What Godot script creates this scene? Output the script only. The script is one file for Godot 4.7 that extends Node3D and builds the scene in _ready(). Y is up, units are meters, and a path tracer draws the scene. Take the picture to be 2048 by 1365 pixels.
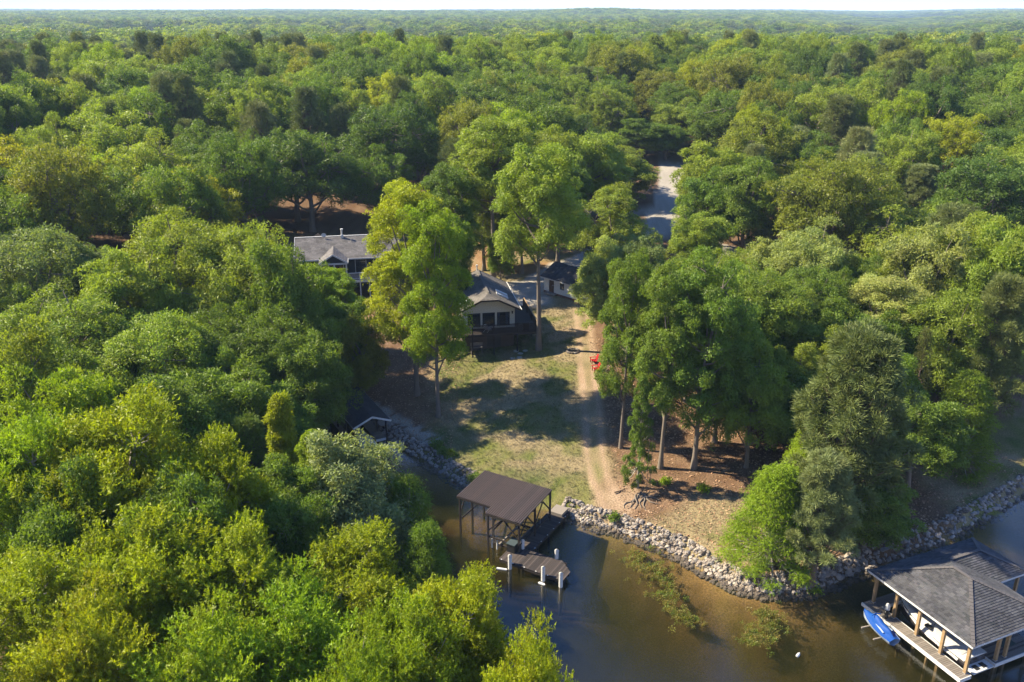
extends Node3D
# A lake cove from the air: lake house, shed, blue house, docks and woods. Metres, y up, water at y = 0.

const SUN := Vector3(0.740, -0.643, 0.198)
# outline of the water of the cove, x and z
const YARD_SHORE := [[-29, -103], [-21, -93], [-15.6, -85.5], [-12.4, -80.5], [-10.85, -78.4], [-8.6, -76.3], [-7, -74.3], [-4.65, -71.5], [-2, -69.9], [1, -68.6], [4.2, -66.9], [6.4, -65.3], [8.85, -64.1], [11.6, -62.2], [13.8, -60.4], [15.7, -58], [17.3, -56.3], [19.4, -55.4], [22.1, -55.5], [24.7, -56.4], [26.7, -57.7], [29.6, -59.2], [34.7, -61.6], [36.9, -62.6], [40.2, -64.9], [43.4, -66.9], [46.9, -69.4], [62, -80], [100, -105], [170, -120]]
const FAR_SIDE := [[170, 60], [30, 60], [6, -22], [1, -33], [-1, -39], [-4, -45], [-6, -51], [-8, -55.5], [-10.5, -60], [-14.5, -66], [-18, -73], [-21, -79], [-25, -86], [-29, -94], [-33, -101]]
const TRACK := [[9.2, -109], [9.0, -100], [8.6, -91], [8.3, -81], [7.9, -74], [8.1, -70], [8.8, -66.5]]
const ROAD := [[37, -205], [33, -180], [28, -158], [24.5, -146], [15, -136], [7, -127], [2.5, -120], [0.5, -113]]
const ROAD_SIDE := [[27, -152], [31, -140], [36, -132]]
const ROAD_BACK := [[28, -158], [4, -158], [-20, -160]]
const GRAVEL_PATH := [[-19, -92], [-16.6, -88], [-13.2, -84.6], [-10.5, -81.5], [-8.4, -79]]

var water_edge := PackedVector2Array()
var rng := RandomNumberGenerator.new()
var coarse := FastNoiseLite.new()
var fine := FastNoiseLite.new()
var taken := {}
var materials := {}
var sprays := {}
var kinds := {}
var grey_grain: NoiseTexture2D
var grain_normal: NoiseTexture2D


# ---------------------------------------------------------------- geometry
class Geo:
	var v := PackedVector3Array()
	var n := PackedVector3Array()
	var uv := PackedVector2Array()
	var c := PackedColorArray()
	var tint := Color.WHITE

	func tri(a: Vector3, b: Vector3, d: Vector3) -> void:  # anticlockwise seen from outside
		var m := (b - a).cross(d - a).normalized()
		v.append_array([a, d, b])
		n.append_array([m, m, m])
		c.append_array([tint, tint, tint])
		uv.append_array([Vector2(a.x, a.z), Vector2(d.x, d.z), Vector2(b.x, b.z)])

	func quad(a: Vector3, b: Vector3, d: Vector3, e: Vector3) -> void:
		tri(a, b, d)
		tri(a, d, e)

	func box(lo: Vector3, hi: Vector3, x := Transform3D()) -> void:
		var p := []
		for k in 8:
			p.append(x * Vector3(hi.x if k & 1 else lo.x, hi.y if k & 2 else lo.y, hi.z if k & 4 else lo.z))
		quad(p[4], p[5], p[7], p[6])
		quad(p[1], p[0], p[2], p[3])
		quad(p[5], p[1], p[3], p[7])
		quad(p[0], p[4], p[6], p[2])
		quad(p[6], p[7], p[3], p[2])
		quad(p[0], p[1], p[5], p[4])

	func bar(a: Vector3, b: Vector3, w: float, h: float) -> void:  # a beam from a to b
		var z := (b - a).normalized()
		var up := Vector3.UP if absf(z.y) < 0.95 else Vector3.RIGHT
		var x := up.cross(z).normalized()
		box(Vector3(-w / 2, -h / 2, 0), Vector3(w / 2, h / 2, a.distance_to(b)), Transform3D(Basis(x, z.cross(x), z), a))

	func tube(points: Array, radii: Array, sides := 7, caps := true) -> void:
		var rings := []
		var side := Vector3.ZERO
		for i in points.size():
			var t: Vector3 = (points[mini(i + 1, points.size() - 1)] - points[maxi(i - 1, 0)]).normalized()
			if side == Vector3.ZERO:
				side = t.cross(Vector3.FORWARD if absf(t.z) < 0.9 else Vector3.RIGHT).normalized()
			side = (side - t * side.dot(t)).normalized()
			var other := t.cross(side)
			var ring := []
			for k in sides:
				var a := TAU * k / sides
				ring.append((side * cos(a) + other * sin(a)))
			rings.append(ring)
		for i in points.size() - 1:
			for k in sides:
				var l := (k + 1) % sides
				var q := [points[i] + rings[i][k] * radii[i], points[i] + rings[i][l] * radii[i], points[i + 1] + rings[i + 1][l] * radii[i + 1], points[i + 1] + rings[i + 1][k] * radii[i + 1]]
				var m := [rings[i][k], rings[i][l], rings[i + 1][l], rings[i + 1][k]]
				for j in [0, 2, 1, 0, 3, 2]:
					v.append(q[j])
					n.append(m[j])
					c.append(tint)
					uv.append(Vector2(q[j].x, q[j].z))
		if caps:
			for e in [0, points.size() - 1]:
				for k in sides:
					var l := (k + 1) % sides
					var a: Vector3 = points[e] + rings[e][k] * radii[e]
					var b: Vector3 = points[e] + rings[e][l] * radii[e]
					if e == 0:
						tri(points[e], b, a)
					else:
						tri(points[e], a, b)

	func loft(rings: Array, smooth := true, closed := true) -> void:  # rings of equal counts of points
		var w: int = rings[0].size()
		var normals := []
		for i in rings.size():
			var row := []
			for k in w:
				var along: Vector3 = rings[mini(i + 1, rings.size() - 1)][k] - rings[maxi(i - 1, 0)][k]
				var around: Vector3 = rings[i][(k + 1) % w if closed else mini(k + 1, w - 1)] - rings[i][(k + w - 1) % w if closed else maxi(k - 1, 0)]
				row.append(around.cross(along).normalized())
			normals.append(row)
		for i in rings.size() - 1:
			for k in w if closed else w - 1:
				var l := (k + 1) % w
				if not smooth:
					quad(rings[i][k], rings[i][l], rings[i + 1][l], rings[i + 1][k])
					continue
				var q := [rings[i][k], rings[i][l], rings[i + 1][l], rings[i + 1][k]]
				var m := [normals[i][k], normals[i][l], normals[i + 1][l], normals[i + 1][k]]
				for j in [0, 2, 1, 0, 3, 2]:
					v.append(q[j])
					n.append(m[j])
					c.append(tint)
					uv.append(Vector2(q[j].x, q[j].z))

	func mesh() -> ArrayMesh:
		var a := []
		a.resize(Mesh.ARRAY_MAX)
		a[Mesh.ARRAY_VERTEX] = v
		a[Mesh.ARRAY_NORMAL] = n
		a[Mesh.ARRAY_COLOR] = c
		a[Mesh.ARRAY_TEX_UV] = uv
		var m := ArrayMesh.new()
		m.add_surface_from_arrays(Mesh.PRIMITIVE_TRIANGLES, a)
		return m


func mat(called: String, color: Color, rough := 0.8, how := {}) -> StandardMaterial3D:
	if materials.has(called):
		return materials[called]
	var m := StandardMaterial3D.new()
	m.resource_name = called
	m.albedo_color = color.linear_to_srgb()
	m.roughness = rough
	m.metallic_specular = how.get("specular", 0.4)
	m.metallic = how.get("metallic", 0.0)
	if how.get("grain", 0.0) > 0.0:
		m.albedo_texture = grey_grain
		m.uv1_triplanar = true
		m.uv1_world_triplanar = how.get("world", false)
		var s: Vector3 = how.get("stretch", Vector3.ONE)
		m.uv1_scale = s * how.grain
		m.heightmap_enabled = true
		m.heightmap_texture = grey_grain
		m.heightmap_scale = how.get("relief", 0.5)
	if how.get("vertex", false):
		m.vertex_color_use_as_albedo = true
	if how.has("coat"):
		m.clearcoat_enabled = true
		m.clearcoat = how.coat
		m.clearcoat_roughness = 0.1
	materials[called] = m
	return m


func numbered(called: String) -> String:
	var k: int = taken.get(called, 0)
	taken[called] = k + 1
	return called if k == 0 else "%s_%03d" % [called, k]


func thing(called: String, label: String, category: String, at := Vector3.ZERO, turn := 0.0, group := "") -> Node3D:
	var o := Node3D.new()
	o.name = numbered(called)
	add_child(o)
	o.position = at
	o.rotation.y = turn
	tag(o, label, category, group)
	return o


func tag(o: Node, label: String, category: String, group := "") -> void:
	o.set_meta("label", label)
	o.set_meta("category", category)
	if group:
		o.set_meta("group", group)


func obj(called: String, m: Mesh, material: Material, parent: Node = self) -> MeshInstance3D:
	var o := MeshInstance3D.new()
	o.name = numbered(called) if parent == self else called
	o.mesh = m
	o.material_override = material
	parent.add_child(o, true)
	return o


func part(called: String, g: Geo, material: Material, parent: Node) -> MeshInstance3D:
	return obj(called, g.mesh(), material, parent)


func part_box(called: String, lo: Vector3, hi: Vector3, material: Material, parent: Node) -> MeshInstance3D:
	var g := Geo.new()
	g.box(lo, hi)
	return part(called, g, material, parent)


func copies(called: String, m: Mesh, material: Material, where: Array, colors: Array, parent: Node = self) -> MultiMeshInstance3D:
	var mm := MultiMesh.new()
	mm.transform_format = MultiMesh.TRANSFORM_3D
	mm.use_colors = true
	mm.mesh = m
	mm.instance_count = where.size()
	for i in where.size():
		mm.set_instance_transform(i, where[i])
		mm.set_instance_color(i, colors[i])
	var o := MultiMeshInstance3D.new()
	o.name = numbered(called) if parent == self else called
	o.multimesh = mm
	o.material_override = material
	parent.add_child(o, true)
	return o


# ---------------------------------------------------------------- terrain
func near_line(line: Array, x: float, z: float) -> float:
	var best := 1e9
	var p := Vector2(x, z)
	for i in line.size() - 1:
		var q := Geometry2D.get_closest_point_to_segment(p, Vector2(line[i][0], line[i][1]), Vector2(line[i + 1][0], line[i + 1][1]))
		best = minf(best, p.distance_squared_to(q))
	return sqrt(best)


func shore(x: float, z: float) -> float:  # metres to the water's edge, negative in the water
	if x < -120 or z < -190 or x > 260 or z > 80:
		return 80.0
	var p := Vector2(x, z)
	var best := 1e9
	for i in water_edge.size():
		var q := Geometry2D.get_closest_point_to_segment(p, water_edge[i], water_edge[(i + 1) % water_edge.size()])
		best = minf(best, p.distance_squared_to(q))
	best = sqrt(best) + 0.35 * fine.get_noise_2d(x * 6.0, z * 6.0)
	return -best if Geometry2D.is_point_in_polygon(p, water_edge) else best


func ground(x: float, z: float, d := INF) -> float:
	if d == INF:
		d = shore(x, z)
	if d < 0.0:
		return -0.12 - minf(3.4, -d * 0.3) + 0.12 * coarse.get_noise_2d(x * 5.0, z * 5.0)
	var h := 0.85 * smoothstep(0.0, 1.3, d) + 6.3 * (1.0 - exp(-d / 38.0))
	h += 0.12 * fine.get_noise_2d(x * 2.0, z * 2.0) * smoothstep(1.0, 4.0, d)
	var far := Vector2(x, z).length()
	if z < -120.0:  # the woods climb to a low crest, then fall to the plain
		h += 8.6 * smoothstep(135.0, 290.0, far) * (1.0 - smoothstep(300.0, 460.0, far))
	if far > 220.0:
		h += smoothstep(220.0, 900.0, far) * (5.0 * coarse.get_noise_2d(x * 0.05, z * 0.05) - 1.5)
	if far > 1800.0:  # low hills along the horizon
		h += smoothstep(1800.0, 4200.0, far) * (9.0 + 14.0 * coarse.get_noise_2d(x * 0.02 + 50.0, z * 0.02))
		h += 11.0 * exp(-(pow((x - 300.0) / 200.0, 2.0) + pow((z + 3100.0) / 300.0, 2.0)))
	if z < -500.0:  # the open arm of the lake far to the right
		var l := pow((x - 1500.0) / 260.0, 2.0) + pow((z + 3750.0) / 800.0, 2.0)
		h = lerpf(-4.0, h, smoothstep(0.8, 1.3, l))
		var side := absf(x + 0.405 * z) / (40.0 - 0.07 * z)
		h -= 2.5 * exp(-side * side) * smoothstep(-500.0, -900.0, z) * (1.0 if z > -3100.0 else 0.0)
	return h


func at_ground(x: float, z: float, up := 0.0) -> Vector3:
	return Vector3(x, ground(x, z) + up, z)


func ground_color(x: float, z: float, d: float) -> Color:
	var a := fine.get_noise_2d(x * 3.0, z * 3.0)
	var b := coarse.get_noise_2d(x * 4.0, z * 4.0)
	var e := fine.get_noise_2d(x * 9.0 + 40.0, z * 9.0)
	if d < 0.0:
		return Color(0.27, 0.165, 0.06).lerp(Color(0.17, 0.125, 0.05), clampf(0.5 + 1.5 * b, 0, 1)) * (1.0 + 0.4 * e)
	var litter := Color(0.15, 0.088, 0.05).lerp(Color(0.22, 0.14, 0.085), clampf(0.5 + e, 0, 1))
	var dry := Color(0.25, 0.20, 0.105).lerp(Color(0.33, 0.26, 0.145), clampf(0.5 + e, 0, 1))
	var green := Color(0.085, 0.115, 0.025).lerp(Color(0.15, 0.16, 0.04), clampf(0.5 + 1.4 * a, 0, 1))
	var soil := Color(0.36, 0.25, 0.16).lerp(Color(0.44, 0.315, 0.21), clampf(0.5 + e, 0, 1))
	var orange := Color(0.32, 0.16, 0.08).lerp(Color(0.38, 0.23, 0.13), clampf(0.5 + e, 0, 1))
	var gravel := Color(0.36, 0.325, 0.27).lerp(Color(0.44, 0.40, 0.34), clampf(0.5 + 1.5 * e, 0, 1))
	var c := litter
	if x > -140 and x < 140 and z > -240:
		var lawn := smoothstep(10.4, 8.2, x + 1.5 * a) * smoothstep(-11.0, -6.5, x + 2.0 * b - 0.1 * (z + 80.0)) * smoothstep(-139.0, -132.0, z)
		var point := smoothstep(0.0, 2.0, -z - 56.0) * smoothstep(66.5, 63.5, -z - 0.28 * (x - 12.0) + 2.0 * a) * smoothstep(10.0, 12.0, x) * smoothstep(23.0, 20.0, x)
		var right_lawn := smoothstep(36.0, 39.0, x + 2.0 * a) * smoothstep(9.0, 6.5, d)
		lawn = maxf(lawn, maxf(point, right_lawn))
		var patch := smoothstep(-0.12, 0.22, 0.9 * b + 0.8 * a + (0.12 if z < -76.0 else 0.03) - 0.5 * point)
		patch = maxf(patch, smoothstep(4.5, 2.0, d + 2.0 * a) * smoothstep(12.0, 8.0, x) * 0.8)
		var sward := dry.lerp(green, clampf(patch * (0.75 + 0.6 * e), 0, 1))
		c = c.lerp(sward, lawn)
		if z < -108.0 and z > -150.0 and x < 22.0 and x > -40.0:
			c = c.lerp(sward, 0.55).lerp(orange, smoothstep(-0.1, 0.3, b + 0.1) * 0.7)
			if x < -14.0:
				c = c.lerp(green, 0.55 * smoothstep(-0.2, 0.2, a))
		var t := near_line(TRACK, x, z)
		var rut := 0.95 * exp(-pow((t - 0.75) / 0.36, 2.0)) + 0.25 * exp(-pow(t / 1.3, 2.0))
		c = c.lerp(soil, clampf(rut * (0.85 + 0.7 * a), 0.0, 1.0))
		c = c.lerp(soil, 0.75 * smoothstep(0.02, 0.22, b + 0.3 * a - 0.03 * absf(x - 6.5)) * smoothstep(-92.0, -95.0, z) * smoothstep(-108.0, -104.0, z))
		c = c.lerp(soil, 0.8 * smoothstep(3.4, 1.6, Vector2(x - 9.3, (z + 66.8) * 0.8).length() + 1.5 * a))
		var r := near_line(ROAD, x, z)
		r = minf(r, near_line(ROAD_SIDE, x, z))
		r = minf(r, near_line(ROAD_BACK, x, z))
		r = minf(r, Vector2((x - 1.5) * 0.62, (z + 116.5) * 0.55).length() - 0.4)
		c = c.lerp(gravel, smoothstep(2.9, 2.2, r + 0.9 * a))
		c = c.lerp(gravel, 0.9 * smoothstep(0.1, 0.3, 0.5 + 1.3 * e + 0.6 * a) * smoothstep(1.3, 0.5, near_line(GRAVEL_PATH, x, z) + 0.5 * a))
	else:
		c = Color(0.055, 0.07, 0.025)
	return c


func axis(parts: Array) -> PackedFloat32Array:  # [start, end, step] in order
	var a := PackedFloat32Array()
	for p in parts:
		var k := maxi(1, roundi((p[1] - p[0]) / p[2]))
		for i in k:
			a.append(lerpf(p[0], p[1], float(i) / k))
	a.append(parts[-1][1])
	return a


func build_terrain() -> void:
	var xs := axis([[-9000, -1000, 250], [-1000, -160, 60], [-160, -40, 5], [-40, -18, 1.0], [-18, 26, 0.36], [26, 62, 0.8], [62, 160, 5], [160, 1000, 60], [1000, 9000, 250]])
	var zs := axis([[-9500, -1000, 250], [-1000, -260, 50], [-260, -140, 5], [-140, -112, 1.0], [-112, -53, 0.36], [-53, -24, 1.0], [-24, 80, 8], [80, 600, 130]])
	var w := xs.size()
	var v := PackedVector3Array()
	var c := PackedColorArray()
	var uv := PackedVector2Array()
	for z in zs:
		for x in xs:
			var d := shore(x, z)
			v.append(Vector3(x, ground(x, z, d), z))
			c.append(ground_color(x, z, d))
			uv.append(Vector2(x, z))
	var n := PackedVector3Array()
	n.resize(v.size())
	var index := PackedInt32Array()
	for j in zs.size():
		for i in w:
			var k := j * w + i
			var dx := v[k + 1 if i < w - 1 else k] - v[k - 1 if i > 0 else k]
			var dz := v[k + w if j < zs.size() - 1 else k] - v[k - w if j > 0 else k]
			n[k] = dz.cross(dx).normalized()
			if i < w - 1 and j < zs.size() - 1:
				index.append_array([k, k + 1, k + w, k + 1, k + w + 1, k + w])
	var a := []
	a.resize(Mesh.ARRAY_MAX)
	a[Mesh.ARRAY_VERTEX] = v
	a[Mesh.ARRAY_NORMAL] = n
	a[Mesh.ARRAY_COLOR] = c
	a[Mesh.ARRAY_TEX_UV] = uv
	a[Mesh.ARRAY_INDEX] = index
	var m := ArrayMesh.new()
	m.add_surface_from_arrays(Mesh.PRIMITIVE_TRIANGLES, a)
	var g := StandardMaterial3D.new()
	g.resource_name = "ground"
	g.vertex_color_use_as_albedo = true
	g.albedo_texture = grey_grain
	g.uv1_scale = Vector3(0.31, 0.31, 1)
	g.heightmap_enabled = true
	g.heightmap_texture = grey_grain
	g.heightmap_scale = 9.0
	g.roughness = 0.95
	g.metallic_specular = 0.2
	var o := obj("ground", m, g)
	o.set_meta("kind", "structure")
	tag(o, "sloping lake yard with dry grass, pine straw and bare soil", "ground")


func build_water() -> void:
	var ripple := NoiseTexture2D.new()
	ripple.width = 1024
	ripple.height = 1024
	ripple.seamless = true
	ripple.as_normal_map = true
	ripple.bump_strength = 2.2
	var f := FastNoiseLite.new()
	f.seed = 4
	f.noise_type = FastNoiseLite.TYPE_SIMPLEX_SMOOTH
	f.frequency = 0.035
	f.fractal_octaves = 3
	ripple.noise = f
	var m := StandardMaterial3D.new()
	m.resource_name = "lake_water"
	m.transparency = BaseMaterial3D.TRANSPARENCY_ALPHA
	m.albedo_color = Color(Color(0.05, 0.05, 0.012).linear_to_srgb(), 0.06)
	m.roughness = 0.05
	m.metallic_specular = 0.5
	m.normal_enabled = true
	m.normal_texture = ripple
	m.normal_scale = 0.5
	m.uv1_scale = Vector3(0.11, 0.16, 1)
	var g := Geo.new()
	g.quad(Vector3(-60, 0, 80), Vector3(260, 0, 80), Vector3(260, 0, -140), Vector3(-60, 0, -140))
	var o := part("water", g, m, self)
	o.set_meta("kind", "structure")
	tag(o, "dark rippled cove water turning brown over the shallows", "water")
	# silt hanging in the water: what lies deeper shows less
	var silt := FogVolume.new()
	silt.name = "silty_water"
	silt.size = Vector3(190, 4.4, 130)
	silt.position = Vector3(60, -2.23, -45)
	var sm := FogMaterial.new()
	sm.density = 0.38
	sm.albedo = Color(0.044, 0.041, 0.009).linear_to_srgb()
	silt.material = sm
	silt.set_meta("kind", "structure")
	add_child(silt)
	tag(silt, "murky olive depth of the cove water", "water")
	var far := Geo.new()
	far.quad(Vector3(1100, 0, -2900), Vector3(1900, 0, -2900), Vector3(1900, 0, -4900), Vector3(1100, 0, -4900))
	var fm: StandardMaterial3D = m.duplicate()
	fm.uv1_scale = Vector3(0.02, 0.02, 1)
	fm.albedo_color = Color(Color(0.05, 0.06, 0.05).linear_to_srgb(), 0.9)
	o = part("water", far, fm, self)
	o.set_meta("kind", "structure")
	tag(o, "pale sliver of open lake near the horizon", "water")


# ---------------------------------------------------------------- trees
const TINT := {
	"green": Color(0.138, 0.214, 0.026),
	"light": Color(0.232, 0.302, 0.036),
	"yellow": Color(0.295, 0.34, 0.012),
	"lime": Color(0.24, 0.34, 0.014),
	"dark": Color(0.1, 0.163, 0.026),
	"pale": Color(0.31, 0.36, 0.1),
	"grey": Color(0.19, 0.255, 0.075),
	"silver": Color(0.265, 0.32, 0.125),
	"pine": Color(0.145, 0.178, 0.05),
	"pinelight": Color(0.2, 0.23, 0.08),
	"olive": Color(0.205, 0.23, 0.028),
	"gold": Color(0.285, 0.29, 0.014),
	"cypshade": Color(0.17, 0.26, 0.018),  # cypress green darkened: the shade on these trees is put into the leaf colour
	"cedar": Color(0.1, 0.11, 0.025),
}


func rand_dir() -> Vector3:
	var y := rng.randf_range(-1, 1)
	var a := rng.randf() * TAU
	var r := sqrt(1.0 - y * y)
	return Vector3(r * cos(a), y, r * sin(a))


func spray(style: String, leaves: int, size: float, two: bool) -> PackedVector3Array:
	# a twig end: leaves round an origin, reaching about one metre outward along +y
	var v := PackedVector3Array()
	for i in leaves:
		var p: Vector3
		var along: Vector3
		var normal: Vector3
		var l := size * rng.randf_range(0.75, 1.3)
		var w := l * 0.55
		match style:
			"needle":  # bunches of long thin needles, pointing out and up
				p = rand_dir() * rng.randf_range(0.1, 0.75)
				p.y = absf(p.y) * 0.8
				along = (p.normalized() + Vector3(0, 0.5, 0) + rand_dir() * 0.4).normalized()
				normal = rand_dir()
				w = l * 0.2
			"plume":  # long swept shoots
				var s := float(i % 3)
				var t := rng.randf()
				var a := s * TAU / 3.0 + 0.4
				p = Vector3(cos(a) * t * 0.55, t * 1.35 - 0.15, sin(a) * t * 0.55) + rand_dir() * 0.2 * (1.15 - t)
				along = (Vector3(cos(a) * 0.5, 0.5, sin(a) * 0.5) + rand_dir() * 0.8).normalized()
				normal = (Vector3(0, 1, 0) + rand_dir() * 0.8).normalized()
			"feather":  # flat drooping fronds
				var s := float(i % 5)
				var t := rng.randf()
				var a := s * TAU / 5.0
				p = Vector3(cos(a) * t, 0.35 * t - 0.55 * t * t, sin(a) * t) + rand_dir() * 0.09
				along = (Vector3(cos(a), -0.4, sin(a)) + rand_dir() * 0.9).normalized()
				normal = (Vector3(0, 1, 0) + rand_dir() * 0.7).normalized()
				w = l * 0.35
			_:
				p = rand_dir() * pow(rng.randf(), 0.4)
				p.y = p.y * 0.45 + 0.15
				along = (p + Vector3(0, -0.25, 0) + rand_dir() * 0.9).normalized()
				normal = (Vector3(0, 0.9, 0) + p * 0.6 + rand_dir() * 0.95).normalized()
		var side := along.cross(normal).normalized() * w * 0.5
		var tip := p + along * l
		var mid := p + along * l * 0.45
		if two:
			v.append_array([p, mid + side, tip, p, tip, mid - side])
		else:
			v.append_array([p - side * 0.8, p + side * 0.8, tip])
	return v


func spray_set(style: String, leaves: int, size: float, two: bool) -> Array:
	var key := "%s %d %.2f %s" % [style, leaves, size, two]
	if not sprays.has(key):
		var list := []
		for k in 6:
			list.append(spray(style, leaves, size, two))
		sprays[key] = list
	return sprays[key]


# A tree kind: 20 m tall, crown radius 5 m. Returns [trunk mesh, crown mesh].
func make_tree(shape: String, style: String, boughs: int, per_bough: int, leaves: int, leaf: float, two: bool, reach: float, base: float, twig := 0.6, tall := 20.0) -> Array:
	var set_ := spray_set(style, leaves, leaf, two)
	var wood := Geo.new()
	var v := PackedVector3Array()
	var c := PackedColorArray()
	var lean := Vector3(rng.randf_range(-0.8, 0.8), 0, rng.randf_range(-0.8, 0.8))
	var path := []
	var radii := []
	var top := tall * 0.875 if shape in ["pine", "spire", "cone"] else base + (tall - base) * 0.55
	for i in 8:
		var t := i / 7.0
		path.append(Vector3(0, -0.6 + (top + 0.6) * t, 0) + lean * t * t + Vector3(sin(t * 7.0 + lean.x * 9.0), 0, cos(t * 6.0 + lean.z * 9.0)) * 0.16 * t)
		radii.append(lerpf(0.36, 0.11, pow(t, 0.8)) * (1.45 if i == 0 else 1.0))
	wood.tube(path, radii, 9)
	var twist := rng.randf() * TAU
	var heads := []
	var many := rng.randi_range(12, 16) + int(maxf(0.0, tall - 20.0))
	for i in many:
		var cy := 0.95 - 1.75 * (i + 0.3) / many
		var q := sqrt(1.0 - cy * cy * 0.9) * rng.randf_range(0.75, 1.08)
		var mid := lerpf(base, tall, 0.5)
		var a := twist + i * 2.39996 + rng.randf_range(-0.4, 0.4)
		var r := rng.randf_range(1.2, 2.1)
		if shape == "round":
			var c0 := Vector3(cos(a) * q * 3.1, mid + cy * ((tall - base) * 0.5 - r * 0.8), sin(a) * q * 3.1)
			var kt := clampf((c0.y - 2.2) / top, 0.2, 0.95) * 7.0
			var f0: Vector3 = path[int(kt)].lerp(path[mini(int(kt) + 1, 7)], kt - int(kt))
			var bend := rand_dir() * 0.35 + Vector3(0, -0.12 * f0.distance_to(c0), 0)
			wood.tube([f0, f0.lerp(c0, 0.35) + bend * 0.8, f0.lerp(c0, 0.7) + bend, c0], [0.15, 0.12, 0.09, 0.06], 6, false)
		heads.append([Vector3(cos(a) * q * 3.1, mid + cy * ((tall - base) * 0.5 - r * 0.8), sin(a) * q * 3.1), r])
	for b in boughs:
		var f := (b + 0.5) / boughs
		var up := rng.randf()
		var a := twist + b * 2.39996 + rng.randf_range(-0.35, 0.35)
		var at: Vector3
		var size := rng.randf_range(0.75, 1.25)
		match shape:
			"pine":
				var y := lerpf(base, tall * 0.95, pow(f, 0.85))
				var r := 4.3 * pow(1.0 - clampf((y - base) / (tall * 1.025 - base), 0, 1), 0.55) * rng.randf_range(0.35, 1.0) * smoothstep(base - 3.0, base + 2.0, y)
				at = Vector3(cos(a) * r, y, sin(a) * r)
				size *= 0.75
			"spire":
				var y := lerpf(base, tall * 0.965, f)
				var r := 4.6 * pow(1.0 - (y - base) / (tall * 1.01 - base), 0.8) * rng.randf_range(0.3, 1.0) + 0.2
				at = Vector3(cos(a) * r, y, sin(a) * r)
				size *= 0.7
			"cone":
				var y := lerpf(base, tall * 0.97, pow(f, 1.1))
				var r := 4.6 * pow(1.0 - (y - base) / (tall * 1.02 - base), 0.62) * rng.randf_range(0.55, 1.0)
				at = Vector3(cos(a) * r, y - 0.5, sin(a) * r)
				size *= 0.75
			_:
				# several great limbs, each carrying a rounded head of boughs
				var head: Array = heads[b % heads.size()]
				var d := rand_dir()
				d.y = d.y * 0.85 + 0.18
				d = (d + Vector3(head[0].x, 0, head[0].z) * 0.16).normalized()
				at = head[0] + d * head[1] * (rng.randf_range(0.45, 1.3) + (0.45 if rng.randf() < 0.1 else 0.0))
				size *= 1.1 if d.y > 0.2 else 0.9
		var rb := reach * size
		# limb from the trunk
		var from_t := clampf((at.y - (1.2 if shape in ["spire", "cone"] else 3.2)) / top, 0.25, 0.97)
		var k := from_t * 7.0
		var from: Vector3 = path[int(k)].lerp(path[mini(int(k) + 1, 7)], k - int(k))
		var hang := Vector3(0, -0.1 * from.distance_to(at), 0)
		if shape == "round":
			from = heads[b % heads.size()][0]
			hang = rand_dir() * 0.2
		var rl := (0.02 if shape == "round" else 0.05) + 0.016 * from.distance_to(at)
		wood.tube([from, from.lerp(at, 0.5) + hang + rand_dir() * 0.25, at], [rl, rl * 0.65, 0.025], 4, false)
		var tone := rng.randf_range(0.78, 1.22)
		var warm := rng.randf_range(-0.08, 0.08)
		for s in per_bough:
			var d := rand_dir()
			if style != "feather":
				d.y = d.y * 0.8 + 0.25
			d = d.normalized()
			var out := rng.randf_range(0.55, 1.0)
			var flat := 0.8
			var p := at + Vector3(d.x, d.y * flat, d.z) * rb * out
			var y_axis := (d + Vector3(0, 0.75, 0) + (at * Vector3(1, 0, 1)).normalized() * 0.4 + rand_dir() * 0.3).normalized()
			if style == "feather":
				y_axis = (Vector3(0, 1, 0) + rand_dir() * 0.35).normalized()
			if style == "plume":
				y_axis = (Vector3(0.35, 0.9, 0.1) + d * 0.6 + rand_dir() * 0.25).normalized()
			var x_axis := y_axis.cross(rand_dir()).normalized()
			var sc := rng.randf_range(0.75, 1.2) * twig
			var tr := Transform3D(Basis(x_axis, y_axis, x_axis.cross(y_axis)) * Basis.from_scale(Vector3.ONE * sc), p)
			var piece: PackedVector3Array = tr * set_[rng.randi() % 6]
			v.append_array(piece)
			var l := tone * rng.randf_range(0.62, 1.35)
			var col := Color(l * (1.0 + warm), l, l * (1.0 - warm))
			var cc := PackedColorArray()
			cc.resize(piece.size())
			cc.fill(col)
			c.append_array(cc)
	var arr := []
	arr.resize(Mesh.ARRAY_MAX)
	arr[Mesh.ARRAY_VERTEX] = v
	arr[Mesh.ARRAY_COLOR] = c
	var crown := ArrayMesh.new()
	crown.add_surface_from_arrays(Mesh.PRIMITIVE_TRIANGLES, arr)
	return [wood.mesh(), crown, tall]


func leaf_material(called: String, through: Color, rough: float) -> StandardMaterial3D:
	var m := StandardMaterial3D.new()
	m.resource_name = called
	m.albedo_color = Color.WHITE
	m.vertex_color_use_as_albedo = true
	m.cull_mode = BaseMaterial3D.CULL_DISABLED
	m.roughness = rough
	m.metallic_specular = 0.35
	m.backlight_enabled = true
	m.backlight = through
	materials[called] = m
	return m


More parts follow.
